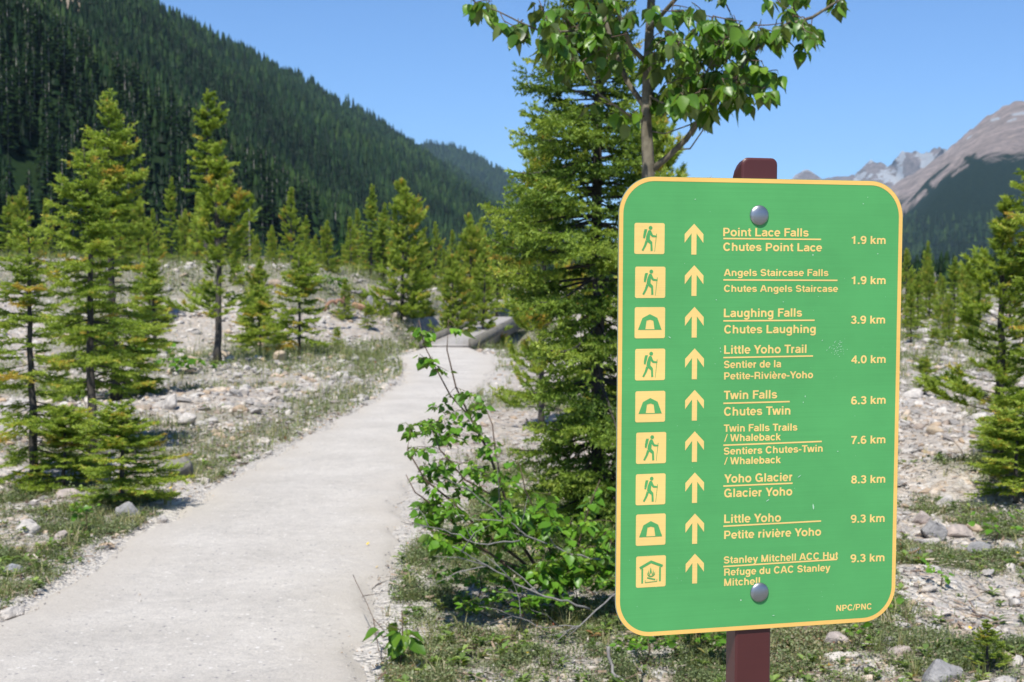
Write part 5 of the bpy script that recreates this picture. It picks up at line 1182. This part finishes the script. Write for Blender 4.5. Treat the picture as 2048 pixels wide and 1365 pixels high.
# ------------------------------------------------------------------ footbridge
def box(g, c, ax, ay, az, hx, hy, hz, a=0.0):
    c, ax, ay, az = map(np.asarray, (c, ax, ay, az)); V = [c + sx * ax * hx + sy * ay * hy + sz * az * hz for sx in (-1, 1) for sy in (-1, 1) for sz in (-1, 1)]
    g.add(V, [(0, 1, 3), (0, 3, 2), (4, 6, 7), (4, 7, 5), (0, 4, 5), (0, 5, 1), (2, 3, 7), (2, 7, 6), (0, 2, 6), (0, 6, 4), (1, 5, 7), (1, 7, 3)], a)
A0 = np.array([-1.56, 34.0, 0.09]); A1 = np.array([-0.16, 46.5, 0.46]); L = np.linalg.norm(A1 - A0); ay = (A1 - A0) / L; ax = unit(np.cross(ay, [0, 0, 1.0])); az = np.cross(ax, ay)
e = empty("footbridge", A0); tag(e, "low weathered wooden footbridge with kerb beams at the far end of the trail", "bridge")
n = 42; pm = None
for i in range(n):
    g = Geo(); box(g, ay * (L * (i + .5) / n) + az * R.uniform(-.003, .003), ax, ay, az, .52, L / n / 2 - .008, .025)
    if pm is None: V, T, A = g.get(); pm = mk("plank", V - ay * (L * .5 / n), T, M_PLANK, link_it=False).data
    o = bpy.data.objects.new("plank", pm); link(o, e); o.location = ay * (L * (i + .5) / n) + az * R.uniform(-.003, .003)
for sgn, nm in ((-1, "kerb_beam"), (1, "kerb_beam")):
    g = Geo(); box(g, ax * sgn * .60 + ay * L / 2 + az * .05, ax, ay, az, .07, L / 2 + .02, .11); V, T, A = g.get(); mk(nm, V, T, M_BEAM, e)
for sgn in (-1, 1):
    g = Geo(); box(g, ax * sgn * .45 + ay * L / 2 + az * -.17, ax, ay, az, .09, L / 2 - .05, .14); V, T, A = g.get(); mk("girder", V, T, M_BEAM, e)
g = Geo(); box(g, ay * .12 + az * -.2, ax, ay, az, .75, .14, .12); V, T, A = g.get(); mk("sill_beam", V, T, M_BEAM, e)
# ------------------------------------------------------------------ trail sign
def camdir(px, py):
    a = (px - CX) / F; b = (CY - py) / F
    return np.array([a, math.cos(PITCH) + b * math.sin(PITCH), -math.sin(PITCH) + b * math.cos(PITCH)])
SC4 = [(1231, 352), (1800, 363.5), (1796, 1240), (1238, 1277)]
r_ = [camdir(*p) for p in SC4]
d_ = np.linalg.solve(np.array([r_[1], r_[3], -r_[2]]).T, r_[0])
Q4 = [r_[0], d_[0] * r_[1], d_[2] * r_[2], d_[1] * r_[3]]
k_ = 0.5 / np.linalg.norm(Q4[1] - Q4[0]); Q4 = [q * k_ + np.array([0, 0, EYE]) for q in Q4]
SU = unit(Q4[1] - Q4[0]); SW = Q4[0] - Q4[3]; SH_ = np.linalg.norm(SW); SW = unit(SW - (SW @ SU) * SU); SN = np.cross(SU, SW)
if SN[1] > 0: SN = -SN
SO = sum(Q4) / 4; HW, HH = 0.25, SH_ / 2
def loc(px, py, off=0.0):
    d = camdir(px, py); o = np.array([0, 0, EYE]); t = ((SO + SN * off - o) @ SN) / (d @ SN); p = o + t * d - SO
    return np.array([p @ SU, p @ SW])
def s3(a, b, off): return SO + SU * a + SW * b + SN * off

def paint(name, col, rough=0.45, dirt=0.0, spec=0.4):
    m, t, b = newmat(name); P = objco(t); n = noise(t, 9, 4, 0.6, P); r = ramp(t, [(0.3, tuple(c * .93 for c in col)), (0.7, tuple(min(1, c * 1.05) for c in col))]); t.links.new(n.outputs[0], r.inputs[0]); c = r.outputs[0]
    if dirt:
        v = t.nodes.new("ShaderNodeTexVoronoi"); v.inputs["Scale"].default_value = 42; t.links.new(P, v.inputs["Vector"])
        sp = t.nodes.new("ShaderNodeSeparateColor"); t.links.new(v.outputs["Color"], sp.inputs[0])
        k = mathn(t, 'MULTIPLY', mathn(t, 'GREATER_THAN', sp.outputs[0], 0.93), mathn(t, 'LESS_THAN', v.outputs["Distance"], 0.042)); c = mixc(t, mathn(t, 'MULTIPLY', k, dirt), c, (0.75, 0.8, 0.72))
        n2 = noise(t, 55, 6, 0.9, P); n3 = noise(t, 7, 2, 0.5, P)
        k2 = mathn(t, 'MULTIPLY', mathn(t, 'MULTIPLY', mathn(t, 'SUBTRACT', n2.outputs[0], 0.66), 8, True), mathn(t, 'MULTIPLY', mathn(t, 'SUBTRACT', n3.outputs[0], 0.58), 8, True)); c = mixc(t, mathn(t, 'MULTIPLY', k2, .35), c, (0.6, 0.75, 0.6))
    t.links.new(c, b.inputs["Base Color"]); b.inputs["Roughness"].default_value = rough; b.inputs["Specular IOR Level"].default_value = spec
    mpz = t.nodes.new("ShaderNodeMapping"); t.links.new(P, mpz.inputs[0]); mpz.inputs["Scale"].default_value = (6, 6, 700)
    nz = noise(t, 1.0, 3, 0.6, mpz.outputs[0]); fz_ = ramp(t, [(0.3, (.955, .955, .955)), (0.7, (1.04, 1.04, 1.04))]); t.links.new(nz.outputs[0], fz_.inputs[0]); c = mixc(t, 1.0, c, fz_.outputs[0], 'MULTIPLY'); t.links.new(c, b.inputs["Base Color"])
    n4 = noise(t, 900, 2, 0.5, P); bump(t, n4.outputs[0], b, 0.0002, .5)
    return m
M_GREEN = paint("sign_green", (0.090, 0.365, 0.110), .55, .8, .25); M_YEL = paint("sign_yellow", (0.86, 0.60, 0.20), .5, 0, .25); M_BORD = paint("sign_border_yellow", (0.88, 0.52, 0.14), .5, 0, .25)
M_EDGE = paint("aluminium_edge", (0.62, 0.62, 0.6), .4); M_EDGE.node_tree.nodes["Principled BSDF"].inputs["Metallic"].default_value = .8
M_POST = paint("brown_powder_coat", (0.080, 0.022, 0.021), .42, .0, .4)
M_BOLT = paint("galvanised_bolt", (0.33, 0.35, 0.37), .38); M_BOLT.node_tree.nodes["Principled BSDF"].inputs["Metallic"].default_value = .9

foot = s3(-0.0, -HH, -0.03); fy = foot[1] + 0.02; base = np.array([foot[0], fy, float(height(foot[0], fy)) - .02])
sign = empty("trail_sign", base); tag(sign, "green trail direction sign with yellow border, pictograms and distances on a brown post", "sign")
def flat(name, polys, off, mat, parent, step=0.0):
    """flat filled polygons lying on the panel"""
    g = Geo()
    for i, p in enumerate(polys):
        tri = tessellate_polygon([[Vector((a, b, 0)) for a, b in p]]); V = [s3(a, b, off + step * i) - base for a, b in p]
        T = []
        for t_ in tri:
            (x0, y0), (x1, y1), (x2, y2) = (p[j] for j in t_); T.append(t_ if (x1 - x0) * (y2 - y0) - (x2 - x0) * (y1 - y0) > 0 else t_[::-1])
        g.add(V, T, 0)
    V, T, A = g.get(); return mk(name, V, T, mat, parent)
def rrect(cx, cy, hw, hh, r, n=14):
    out = []
    for (sx, sy, a0) in ((1, 1, 0), (-1, 1, 90), (-1, -1, 180), (1, -1, 270)):
        for k in range(n + 1):
            a = math.radians(a0 + 90 * k / n); out.append((cx + sx * (hw - r) + r * math.cos(a), cy + sy * (hh - r) + r * math.sin(a)))
    return out
OUT = rrect(0, 0, HW, HH, .0600, 18); n = len(OUT); TH = .0032
V = [s3(a, b, 0) - base for a, b in OUT] + [s3(a, b, -TH) - base for a, b in OUT]
me = bpy.data.meshes.new("sign_panel"); me.from_pydata([tuple(v) for v in V], [], [tuple(range(n)), tuple(range(2 * n - 1, n - 1, -1))] + [(i, n + i, n + (i + 1) % n, (i + 1) % n) for i in range(n)])
me.materials.append(M_GREEN); me.materials.append(M_EDGE)
for i, p in enumerate(me.polygons): p.material_index = 0 if i == 0 else 1
panel = link(bpy.data.objects.new("sign_panel", me), sign)
bw_ = .0072; IN = rrect(0, 0, HW - bw_, HH - bw_, .0600 - bw_, 18); OU = rrect(0, 0, HW - .0004, HH - .0004, .0596, 18)
V = [s3(a, b, .0003) - base for a, b in OU] + [s3(a, b, .0003) - base for a, b in IN]
mk("border", V, [(i, (i + 1) % n, n + (i + 1) % n, n + i) for i in range(n)], M_BORD, panel)

# lettering: every glyph is a set of strokes with real width
def arc(cx, cy, rx, ry, a0, a1, n=None, e=2.1):
    n = n or max(4, int(abs(a1 - a0) / 14)); o = []
    for k in range(n + 1):
        a = math.radians(a0 + (a1 - a0) * k / n); c, s_ = math.cos(a), math.sin(a)
        o.append((cx + rx * math.copysign(abs(c) ** (2 / e), c), cy + ry * math.copysign(abs(s_) ** (2 / e), s_)))
    return o
A_ = arc; CAP = (0, 718); XH = (0, 532); NC = None
GL = {
 'A': (722, [([(60, -73), (358, 790)], 135, CAP), ([(662, -73), (364, 790)], 135, CAP), ([(200, 215), (522, 215)], 112, NC)]),
 'C': (722, [(A_(368, 359, 255, 307, 35, 325), 136, NC)]),
 'F': (611, [([(147, 0), (147, 718)], 145, NC), ([(120, 658), (575, 658)], 120, NC), ([(120, 370), (520, 370)], 118, NC)]),
 'G': (778, [(A_(378, 359, 265, 307, 36, 345), 134, NC), ([(400, 322), (700, 322)], 112, NC), ([(648, 0), (648, 360)], 104, NC)]),
 'H': (722, [([(143, 0), (143, 718)], 145, NC), ([(579, 0), (579, 718)], 145, NC), ([(140, 380), (580, 380)], 122, NC)]),
 'L': (611, [([(147, 0), (147, 718)], 145, NC), ([(120, 61), (580, 61)], 122, NC)]),
 'M': (833, [([(137, 0), (137, 718)], 132, NC), ([(696, 0), (696, 718)], 132, NC), ([(125, 790), (425, -73)], 128, CAP), ([(708, 790), (408, -73)], 128, CAP)]),
 'N': (722, [([(141, 0), (141, 718)], 138, NC), ([(581, 0), (581, 718)], 138, NC), ([(105, 775), (617, -57)], 140, CAP)]),
 'P': (667, [([(145, 0), (145, 718)], 145, NC), ([(120, 658), (380, 658)] + A_(390, 478, 165, 180, 85, -85) + [(380, 298), (120, 298)], 120, NC)]),
 'R': (722, [([(147, 0), (147, 718)], 145, NC), ([(120, 658), (410, 658)] + A_(420, 494, 165, 164, 85, -85) + [(410, 330), (120, 330)], 120, NC), ([(420, 330), (530, 300), (572, 215), (580, 60), (610, -30)], 134, CAP)]),
 'S': (667, [(A_(332, 508, 208, 153, 12, 262, 14, 2.1) + A_(338, 207, 222, 148, 82, -168, 14, 2.1), 132, NC)]),
 'T': (611, [([(305, 0), (305, 718)], 148, NC), ([(22, 657), (588, 657)], 122, NC)]),
 'W': (944, [([(62, 790), (268, -73)], 132, CAP), ([(487, 790), (257, -73)], 132, CAP), ([(457, 790), (687, -73)], 132, CAP), ([(882, 790), (676, -73)], 132, CAP)]),
 'Y': (667, [([(50, 790), (345, 260)], 142, (200, 718)), ([(617, 790), (322, 260)], 142, (200, 718)), ([(333, 0), (333, 330)], 146, NC)]),
 'a': (556, [([(500, 20), (455, 60), (448, 130), (448, 360)] + A_(272, 372, 176, 104, 0, 158)[1:], 122, NC), ([(448, 312), (300, 290)] + A_(232, 162, 146, 108, 80, 268)+ [(330, 75), (440, 150)], 118, NC)]),
 'b': (611, [([(134, 0), (134, 718)], 132, NC), (A_(330, 266, 178, 212, 0, 360), 130, NC)]),
 'c': (556, [(A_(298, 266, 198, 212, 38, 322), 132, NC)]),
 'd': (611, [([(477, 0), (477, 718)], 132, NC), (A_(281, 266, 178, 212, 0, 360), 130, NC)]),
 'e': (556, [(A_(280, 266, 192, 214, -8, 318), 126, NC), ([(110, 258), (500, 258)], 92, NC)]),
 'f': (333, [([(170, 0), (170, 560)] + A_(300, 560, 130, 106, 180, 85), 130, NC), ([(15, 484), (320, 484)], 96, NC)]),
 'g': (611, [(A_(281, 276, 178, 202, 0, 360), 130, NC), ([(477, 532), (477, -30)] + A_(285, -50, 192, 112, 0, -158), 128, NC)]),
 'h': (611, [([(134, 0), (134, 718)], 132, NC), (A_(305, 320, 171, 155, 165, 0) + [(476, 0)], 132, NC)]),
 'i': (278, [([(139, 0), (139, 532)], 136, NC), ([(139, 608), (139, 718)], 136, NC)]),
 'k': (556, [([(134, 0), (134, 718)], 132, NC), ([(530, 610), (110, 170)], 128, XH), ([(235, 345), (520, -60)], 140, XH)]),
 'l': (278, [([(139, 0), (139, 718)], 136, NC)]),
 'm': (889, [([(134, 0), (134, 532)], 130, NC), (A_(292, 330, 153, 146, 165, 0) + [(445, 0)], 128, NC), (A_(600, 330, 155, 146, 165, 0) + [(755, 0)], 128, NC)]),
 'n': (611, [([(134, 0), (134, 532)], 132, NC), (A_(305, 320, 171, 155, 165, 0) + [(476, 0)], 132, NC)]),
 'o': (611, [(A_(305, 266, 202, 213, 0, 360), 134, NC)]),
 'r': (389, [([(134, 0), (134, 532)], 134, NC), (A_(325, 290, 191, 180, 170, 88), 136, NC)]),
 's': (556, [(A_(277, 370, 168, 106, 8, 262, 12, 2.1) + A_(283, 161, 184, 103, 82, -165, 12, 2.1), 118, NC)]),
 't': (333, [([(165, 676), (165, 165)] + A_(262, 165, 97, 106, 180, 262) + [(318, 60)], 132, NC), ([(12, 484), (312, 484)], 96, NC)]),
 'u': (611, [(([(135, 532), (135, 212)] + A_(306, 212, 171, 155, 180, 345)), 132, NC), ([(477, 0), (477, 532)], 132, NC)]),
 'v': (556, [([(60, 590), (292, -58)], 134, XH), ([(496, 590), (264, -58)], 134, XH)]),
 'w': (778, [([(58, 590), (220, -58)], 128, XH), ([(392, 590), (216, -58)], 128, XH), ([(386, 590), (562, -58)], 128, XH), ([(720, 590), (558, -58)], 128, XH)]),
 'y': (556, [([(58, 590), (300, -70)], 134, (-90, 532)), ([(498, 590), (270, -60), (228, -125), (110, -155)], 132, (-220, 532))]),
 '-': (333, [([(30, 270), (303, 270)], 122, NC)]), '/': (278, [([(-10, -60), (288, 780)], 92, (-16, 735))]), '.': (278, [([(139, 0), (139, 140)], 145, NC)]),
 '0': (556, [(A_(278, 355, 190, 298, 0, 360, 28), 134, NC)]), '1': (556, [([(318, 0), (318, 710)], 138, NC), ([(78, 540), (200, 548), (290, 610), (300, 700)], 100, NC)]),
 '3': (556, [(A_(268, 526, 170, 130, 165, -80, 14, 2.1), 126, NC), (A_(272, 212, 186, 157, 85, -165, 14, 2.1), 130, NC), ([(215, 372), (310, 372)], 100, NC)]),
 '4': (556, [([(398, 0), (398, 710)], 132, NC), ([(410, 690), (60, 215)], 112, (160, 710)), ([(30, 214), (530, 214)], 112, NC)]),
 '6': (556, [(A_(282, 225, 186, 172, 0, 360), 128, NC), (A_(290, 355, 192, 300, 52, 200, 14), 128, NC)]),
 '7': (556, [([(30, 650), (526, 650)], 122, NC), ([(490, 690), (330, 440), (230, 170), (205, -10)], 136, CAP)]),
 '8': (556, [(A_(278, 532, 158, 126, 0, 360), 124, NC), (A_(278, 212, 186, 157, 0, 360), 126, NC)]),
 ' ': (278, [])}
GL['9'] = (556, [([(556 - x_, 710 - y_) for x_, y_ in p], w_, c_) for p, w_, c_ in GL['6'][1]])
GL['è'] = (556, GL['e'][1] + [([(160, 730), (290, 590)], 100, NC)])
def clip_poly(p, y0, y1):
    for sgn, lim in ((1, y0), (-1, -y1)):
        o = []
        for i in range(len(p)):
            a, b = p[i - 1], p[i]; fa, fb = sgn * a[1] - lim, sgn * b[1] - lim
            if (fa >= 0) != (fb >= 0):
                t = fa / (fa - fb); o.append((a[0] + (b[0] - a[0]) * t, a[1] + (b[1] - a[1]) * t))
            if fb >= 0: o.append(b)
        p = o
        if len(p) < 3: return []
    return p
def ribbon(P, w):
    P = np.array(P, float); keep = [0] + [i for i in range(1, len(P)) if np.linalg.norm(P[i] - P[i - 1]) > 1e-6]; P = P[keep]
    closed = len(P) > 3 and np.linalg.norm(P[0] - P[-1]) < 1e-6
    D = unit(np.diff(P, axis=0)); N = np.stack([-D[:, 1], D[:, 0]], -1)
    M = np.zeros_like(P)
    for i in range(len(P)):
        if closed: a, b = N[i - 1 if i > 0 else -1], N[i if i < len(N) else 0]
        else: a, b = N[max(i - 1, 0)], N[min(i, len(N) - 1)]
        m = unit(a + b); M[i] = m / max(0.5, m @ b)
    Lf, Rt = P + M * w / 2, P - M * w / 2
    return [[tuple(Rt[i]), tuple(Rt[i + 1]), tuple(Lf[i + 1]), tuple(Lf[i])] for i in range(len(P) - 1)]
KERN = {'Yo': -70, 'Tw': -50, 'Tr': -45, 'Fa': -30, 'P.': -60}
def lettering(text, p0, p1, cap_px):
    a, b = loc(*p0), loc(*p1); adv = 0; polys = []
    for i, ch in enumerate(text):
        w, strokes = GL[ch]
        for si, (P, sw, cl) in enumerate(strokes):
            rb = ribbon([(x_ + adv, y_) for x_, y_ in P], sw * 1.07)
            for q in rb:
                if cl: q = clip_poly(q, *cl)
                if len(q) >= 3: polys.append((q, si))
        adv += w + KERN.get(text[i:i + 2], 0)
    xs_ = [x_ for q, _ in polys for x_, _y in q]; x0, x1 = min(xs_), max(xs_)
    e1 = (b - a) / (x1 - x0); up = np.array([0, 1.0]) * (loc(p0[0], p0[1] - cap_px)[1] - a[1]) / 718
    by = {}
    for q, si in polys: by.setdefault(si, []).append([tuple(a + e1 * (x_ - x0) + up * y_) for x_, y_ in q])
    g = Geo()
    for si, qs in by.items():
        for q in qs:
            V = [s3(u_, v_, .0003 + .00004 * si) - base for u_, v_ in q]; T = [(0, j, j + 1) for j in range(1, len(q) - 1)]; g.add(V, T, 0)
    V, T, A = g.get(); mk("lettering", V, T, M_YEL, panel)
TXT = [("Point Lace Falls", (1446.2, 472.9), (1617, 473.7), 16.7), ("Chutes Point Lace", (1446.2, 502.2), (1643.7, 503.3), 16.3), ("1.9 km", (1702.9, 488.4), (1770.8, 488.5), 16),
 ("Angels Staircase Falls", (1447.4, 552.6), (1656.6, 552.7), 14), ("Chutes Angels Staircase", (1447.7, 584.2), (1675.6, 584.4), 13.6), ("1.9 km", (1702.9, 569), (1770.8, 568.7), 16),
 ("Laughing Falls", (1447.4, 634.9), (1603.8, 633.8), 17), ("Chutes Laughing", (1448, 667.4), (1631, 666.3), 16.6), ("3.9 km", (1701.4, 648.1), (1769.7, 647.5), 16),
 ("Little Yoho Trail", (1448, 708.3), (1612.6, 706.3), 17), ("Sentier de la", (1447.7, 736.8), (1562.2, 735), 14.6), ("Petite-Rivière-Yoho", (1448, 759.6), (1625.8, 756.7), 14.4), ("4.0 km", (1702, 727.4), (1770.8, 726.2), 16),
 ("Twin Falls", (1447.4, 799.2), (1554, 797.1), 17), ("Chutes Twin", (1447.7, 832), (1580.4, 829.4), 17), ("6.3 km", (1702, 809.4), (1770.8, 807.7), 16),
 ("Twin Falls Trails", (1447.4, 864.2), (1594.5, 861.6), 14.6), ("/ Whaleback", (1448, 883.6), (1561.6, 880.8), 14.4), ("Sentiers Chutes-Twin", (1447.4, 909.9), (1644.9, 903.8), 14.3), ("/ Whaleback", (1448, 929.6), (1561.6, 926.6), 14.4), ("7.6 km", (1702, 888.5), (1770.3, 886.8), 16),
 ("Yoho Glacier", (1448, 966.2), (1584.2, 962.1), 17), ("Glacier Yoho", (1448, 995.2), (1584.2, 991.1), 17), ("8.3 km", (1702, 967.6), (1770, 965.6), 16),
 ("Little Yoho", (1448, 1046.5), (1561.6, 1043.5), 17), ("Petite rivière Yoho", (1448, 1078.4), (1641.9, 1071.4), 16.4), ("9.3 km", (1701, 1046.2), (1768.8, 1044.1), 16),
 ("Stanley Mitchell ACC Hut", (1447.4, 1127.6), (1675.6, 1117.7), 14.3), ("Refuge du CAC Stanley", (1448, 1151.9), (1660.4, 1142.3), 14.3), ("Mitchell", (1448, 1172.4), (1519.7, 1169.2), 14.6), ("9.3 km", (1700.5, 1125.3), (1768.5, 1122.6), 16),
 ("NPC/PNC", (1672.1, 1222.8), (1742.7, 1218.7), 12)]
for a in TXT: lettering(*a)
def bar(p0, p1, w_px):
    a, b = loc(*p0), loc(*p1); h = (loc(p0[0], p0[1] - w_px)[1] - a[1]) / 2; up = np.array([0, h]); flat("underline", [[tuple(a - up), tuple(b - up), tuple(b + up), tuple(a + up)]], .0003, M_YEL, panel)
for y0, x1, y1 in [(477.6, 1641.9, 479.3), (560.3, 1674.7, 561.3), (642.2, 1629, 641), (715.7, 1625.8, 712.4), (807.1, 1579.2, 803.6), (890.9, 1643.4, 883.3), (972.6, 1585, 966.8), (1052.9, 1641.9, 1042.4), (1133.5, 1674, 1119.1)]:
    bar((1446.5, y0), (x1, y1), 3.0)
for cx, y0, y1 in [(1388.2, 448, 509.8), (1388.4, 531, 592.4), (1388.8, 614.2, 675.6), (1389.2, 697.2, 759), (1389.2, 780.2, 841.7), (1389.3, 863, 924.3), (1389.5, 945.4, 1006.3), (1389.7, 1027.4, 1088), (1389.7, 1107.7, 1167.2)]:
    a = loc(cx, y0); b = loc(cx, y1); h = a[1] - b[1]; w = h * .335 * .97; c, y = a[0], a[1]; st = h * .088
    flat("arrow", [[(c, y), (c - w, y - h * .335), (c - w, y - h * .62), (c - st, y - h * .31), (c - st, y - h), (c + st, y - h), (c + st, y - h * .31), (c + w, y - h * .62), (c + w, y - h * .335)]], .0003, M_YEL, panel)
def circle(cx, cy, r, n=18): return [(cx + r * math.cos(k * 2 * math.pi / n), cy + r * math.sin(k * 2 * math.pi / n)) for k in range(n)]
def stroke(P, w): return [q for q in ribbon(P, w)]
def n_(x0, y0, w, h, pts): return [((a - x0) / w, (b - y0) / h) for a, b in pts]
hk = lambda pts: n_(45, 33, 315, 329, pts)
HIKER = [circle(.53, .155, .062), hk([(150, 99), (177, 100), (166, 150), (153, 196), (136, 192), (136, 165), (143, 120)]),
 hk([(193, 109), (208, 107), (219, 117), (228, 140), (238, 160), (274, 166), (280, 174), (270, 182), (230, 180), (216, 168), (208, 155), (204, 205), (231, 236), (236, 326), (214, 329), (211, 256), (183, 235), (164, 208), (168, 170), (184, 122)]),
 hk([(161, 214), (182, 234), (166, 276), (137, 329), (121, 320), (145, 270), (157, 228)]), hk([(272, 146), (278, 146), (258, 335), (254, 335)])]
tn = lambda pts: n_(52, 915, 315, 330, pts)
TENT = [tn([(86, 1155), (131, 1031), (208, 989), (286, 1030), (331, 1155), (258, 1155), (244, 1058), (210, 1047), (174, 1057), (161, 1155)]), tn([(161, 1155.5), (161, 1149), (258, 1149), (258, 1155.5)])]
hn = lambda pts: n_(63, 900, 310, 332, pts)
def hs(pts, w): return ribbon(hn(pts), w / 315)
HUT = hs([(102, 1026), (218, 963), (338, 1014)], 26) + hs([(127, 1030), (127, 1187)], 18) + hs([(312, 1024), (312, 1172)], 18) + hs([(178, 1130), (262, 1153)], 13) + hs([(158, 1155), (158, 1180), (280, 1172), (280, 1148)], 5.5) + \
 [hn([(214, 1020), (222, 1050), (226, 1080), (221, 1092), (217, 1070), (213, 1092), (206, 1080), (208, 1050)]), hn([(192, 1048), (198, 1076), (206, 1098), (200, 1104), (188, 1085)]), hn([(240, 1045), (236, 1076), (228, 1098), (234, 1102), (247, 1082)]),
  hn([(180, 1072), (186, 1096), (204, 1110), (226, 1110), (250, 1094), (257, 1066), (260, 1088), (250, 1108), (228, 1120), (202, 1120), (184, 1106), (177, 1088)])]
SQ = [((1268.6, 446.5), (1329, 508.6), HIKER), ((1270, 533.8), (1330.5, 596.5), HIKER), ((1269.2, 614.7), (1329.9, 677), TENT), ((1270, 698), (1330, 761), HIKER), ((1270.4, 782.5), (1330.2, 844.6), TENT), ((1272, 865), (1332, 927.5), HIKER), ((1271.3, 948), (1330.7, 1010), HIKER), ((1271.6, 1028.3), (1331, 1091), TENT), ((1271.9, 1112), (1331.3, 1174.5), HUT)]
for p0, p1, art in SQ:
    cx, cy = (p0[0] + p1[0]) / 2, (p0[1] + p1[1]) / 2; l = loc(p0[0], cy)[0]; r = loc(p1[0], cy)[0]; t_ = loc(cx, p0[1])[1]; b_ = loc(cx, p1[1])[1]
    flat("icon_plate", [rrect((l + r) / 2, (t_ + b_) / 2, (r - l) / 2, (t_ - b_) / 2, .0030, 5)], .0003, M_YEL, panel)
    polys = [[(l + x_ * (r - l), t_ + y_ * (b_ - t_)) for x_, y_ in p] for p in art]
    flat("pictogram", polys, .0006, M_GREEN, panel, step=.00003)
# pale scuffs and chips on the panel
M_SCUFF = paint("scuff", (0.42, 0.66, 0.45), .6)
rs = np.random.RandomState(3)
def mark(px, py, w, h, ang=0.0):
    a, b = loc(px, py); k = HW * 2 / 567; w *= k; h *= k; c_, s_ = math.cos(ang), math.sin(ang); n = 7
    return [(a + (c_ * x_ - s_ * y_), b + (s_ * x_ + c_ * y_)) for x_, y_ in [(w / 2 * math.cos(i * 6.283 / n) * rs.uniform(.6, 1.1), h / 2 * math.sin(i * 6.283 / n) * rs.uniform(.6, 1.1)) for i in range(n)]]
MK = [mark(1626, 1014, 4, 13, .1), mark(1598, 953, 10, 2, .6), mark(1535, 1001, 9, 2, .5), mark(1440, 697, 2, 4), mark(1441, 704, 2, 3), mark(1546, 1231, 6, 2), mark(1610, 793, 2, 4), mark(1606, 805, 2, 3), mark(1735, 395, 2, 2), mark(1726, 408, 3, 2), mark(1675, 903, 3, 2), mark(1755, 508, 2, 3), mark(1339, 675, 6, 2, -.6), mark(1390, 399, 3, 2), mark(1566, 604, 3, 2), mark(1432, 600, 3, 2)]
for _ in range(46): MK.append(mark(1668 + rs.normal(0, 9) + 8 * rs.rand(), 697 + rs.normal(0, 8), rs.uniform(1, 4), rs.uniform(.6, 1.4), rs.uniform(.3, 1.2)))
for _ in range(60): MK.append(mark(rs.uniform(1250, 1780), rs.uniform(380, 1230), rs.uniform(.7, 1.8), rs.uniform(.7, 1.6), rs.rand() * 3))
o = flat("scuff", MK, .0008, M_SCUFF, panel, step=.000002); o["kind"] = "stuff"
# bolts
for px, py in ((1521.2, 431), (1521.5, 1186.2)):
    a, b = loc(px - 1, py, .004); g = Geo(); R_ = .0166; nr, ns = 8, 28; V = []
    for i in range(nr + 1):
        th = (i / nr) * math.pi / 2; rr = R_ * math.sin(th) if i else 0.0; hh = .0003 + .0062 * math.cos(th)
        for k in range(ns): V.append(s3(a + rr * math.cos(k * 2 * math.pi / ns), b + rr * math.sin(k * 2 * math.pi / ns), hh) - base)
    T = []
    for i in range(nr):
        for k in range(ns):
            p, q = i * ns + k, i * ns + (k + 1) % ns
            if i: T.append((p, q + ns, q))
            T.append((p, p + ns, q + ns))
    for i, t_ in enumerate(T): pass
    mk("bolt", V, T, M_BOLT, sign, smooth=True)
# post: square tube with rounded shoulders
pa0, pa1 = loc(1476.5, 900, -.004)[0], loc(1547.5, 900, -.004)[0]; pt = loc(1512, 316.5, -.01)[1]
cxp, hwp, DP = (pa0 + pa1) / 2, (pa1 - pa0) / 2, .042
low = -(SO - base) @ np.array([0, 0, 1]) / SW[2] - .03
def post_outline(ins, r2=.011):
    o = [(cxp - hwp + ins, low), (cxp + hwp - ins, low)]; r = .011
    o += [(cxp + hwp - ins - r + r * math.cos(a), pt - ins - r + r * math.sin(a)) for a in np.linspace(0, math.pi / 2, 7)]
    o += [(cxp - hwp + ins + min(r2, .024) + min(r2, .024) * math.cos(a), pt - ins - r2 + r2 * math.sin(a)) for a in np.linspace(math.pi / 2, math.pi, 7)]
    return o
rings = []
for off, ins in ((-TH - .0008 - .0, .0035), (-TH - .0016, .0018), (-TH - .0036, .0), (-TH - DP + .0025, 0), (-TH - DP, .0025)):
    rings.append([s3(a, b, off) - base for a, b in post_outline(ins, .011 if off > -TH - .01 else .040)])
n = len(rings[0]); V = [v for r in rings for v in r]; fc = [tuple(range(n)), tuple((len(rings) - 1) * n + k for k in range(n - 1, -1, -1))]
for i in range(len(rings) - 1): fc += [(i * n + k, (i + 1) * n + k, (i + 1) * n + (k + 1) % n, i * n + (k + 1) % n) for k in range(n)]
me = bpy.data.meshes.new("post"); me.from_pydata([tuple(v) for v in V], [], fc); me.materials.append(M_POST)
for p in me.polygons: p.use_smooth = False
link(bpy.data.objects.new("post", me), sign)
bpy.context.view_layer.update()
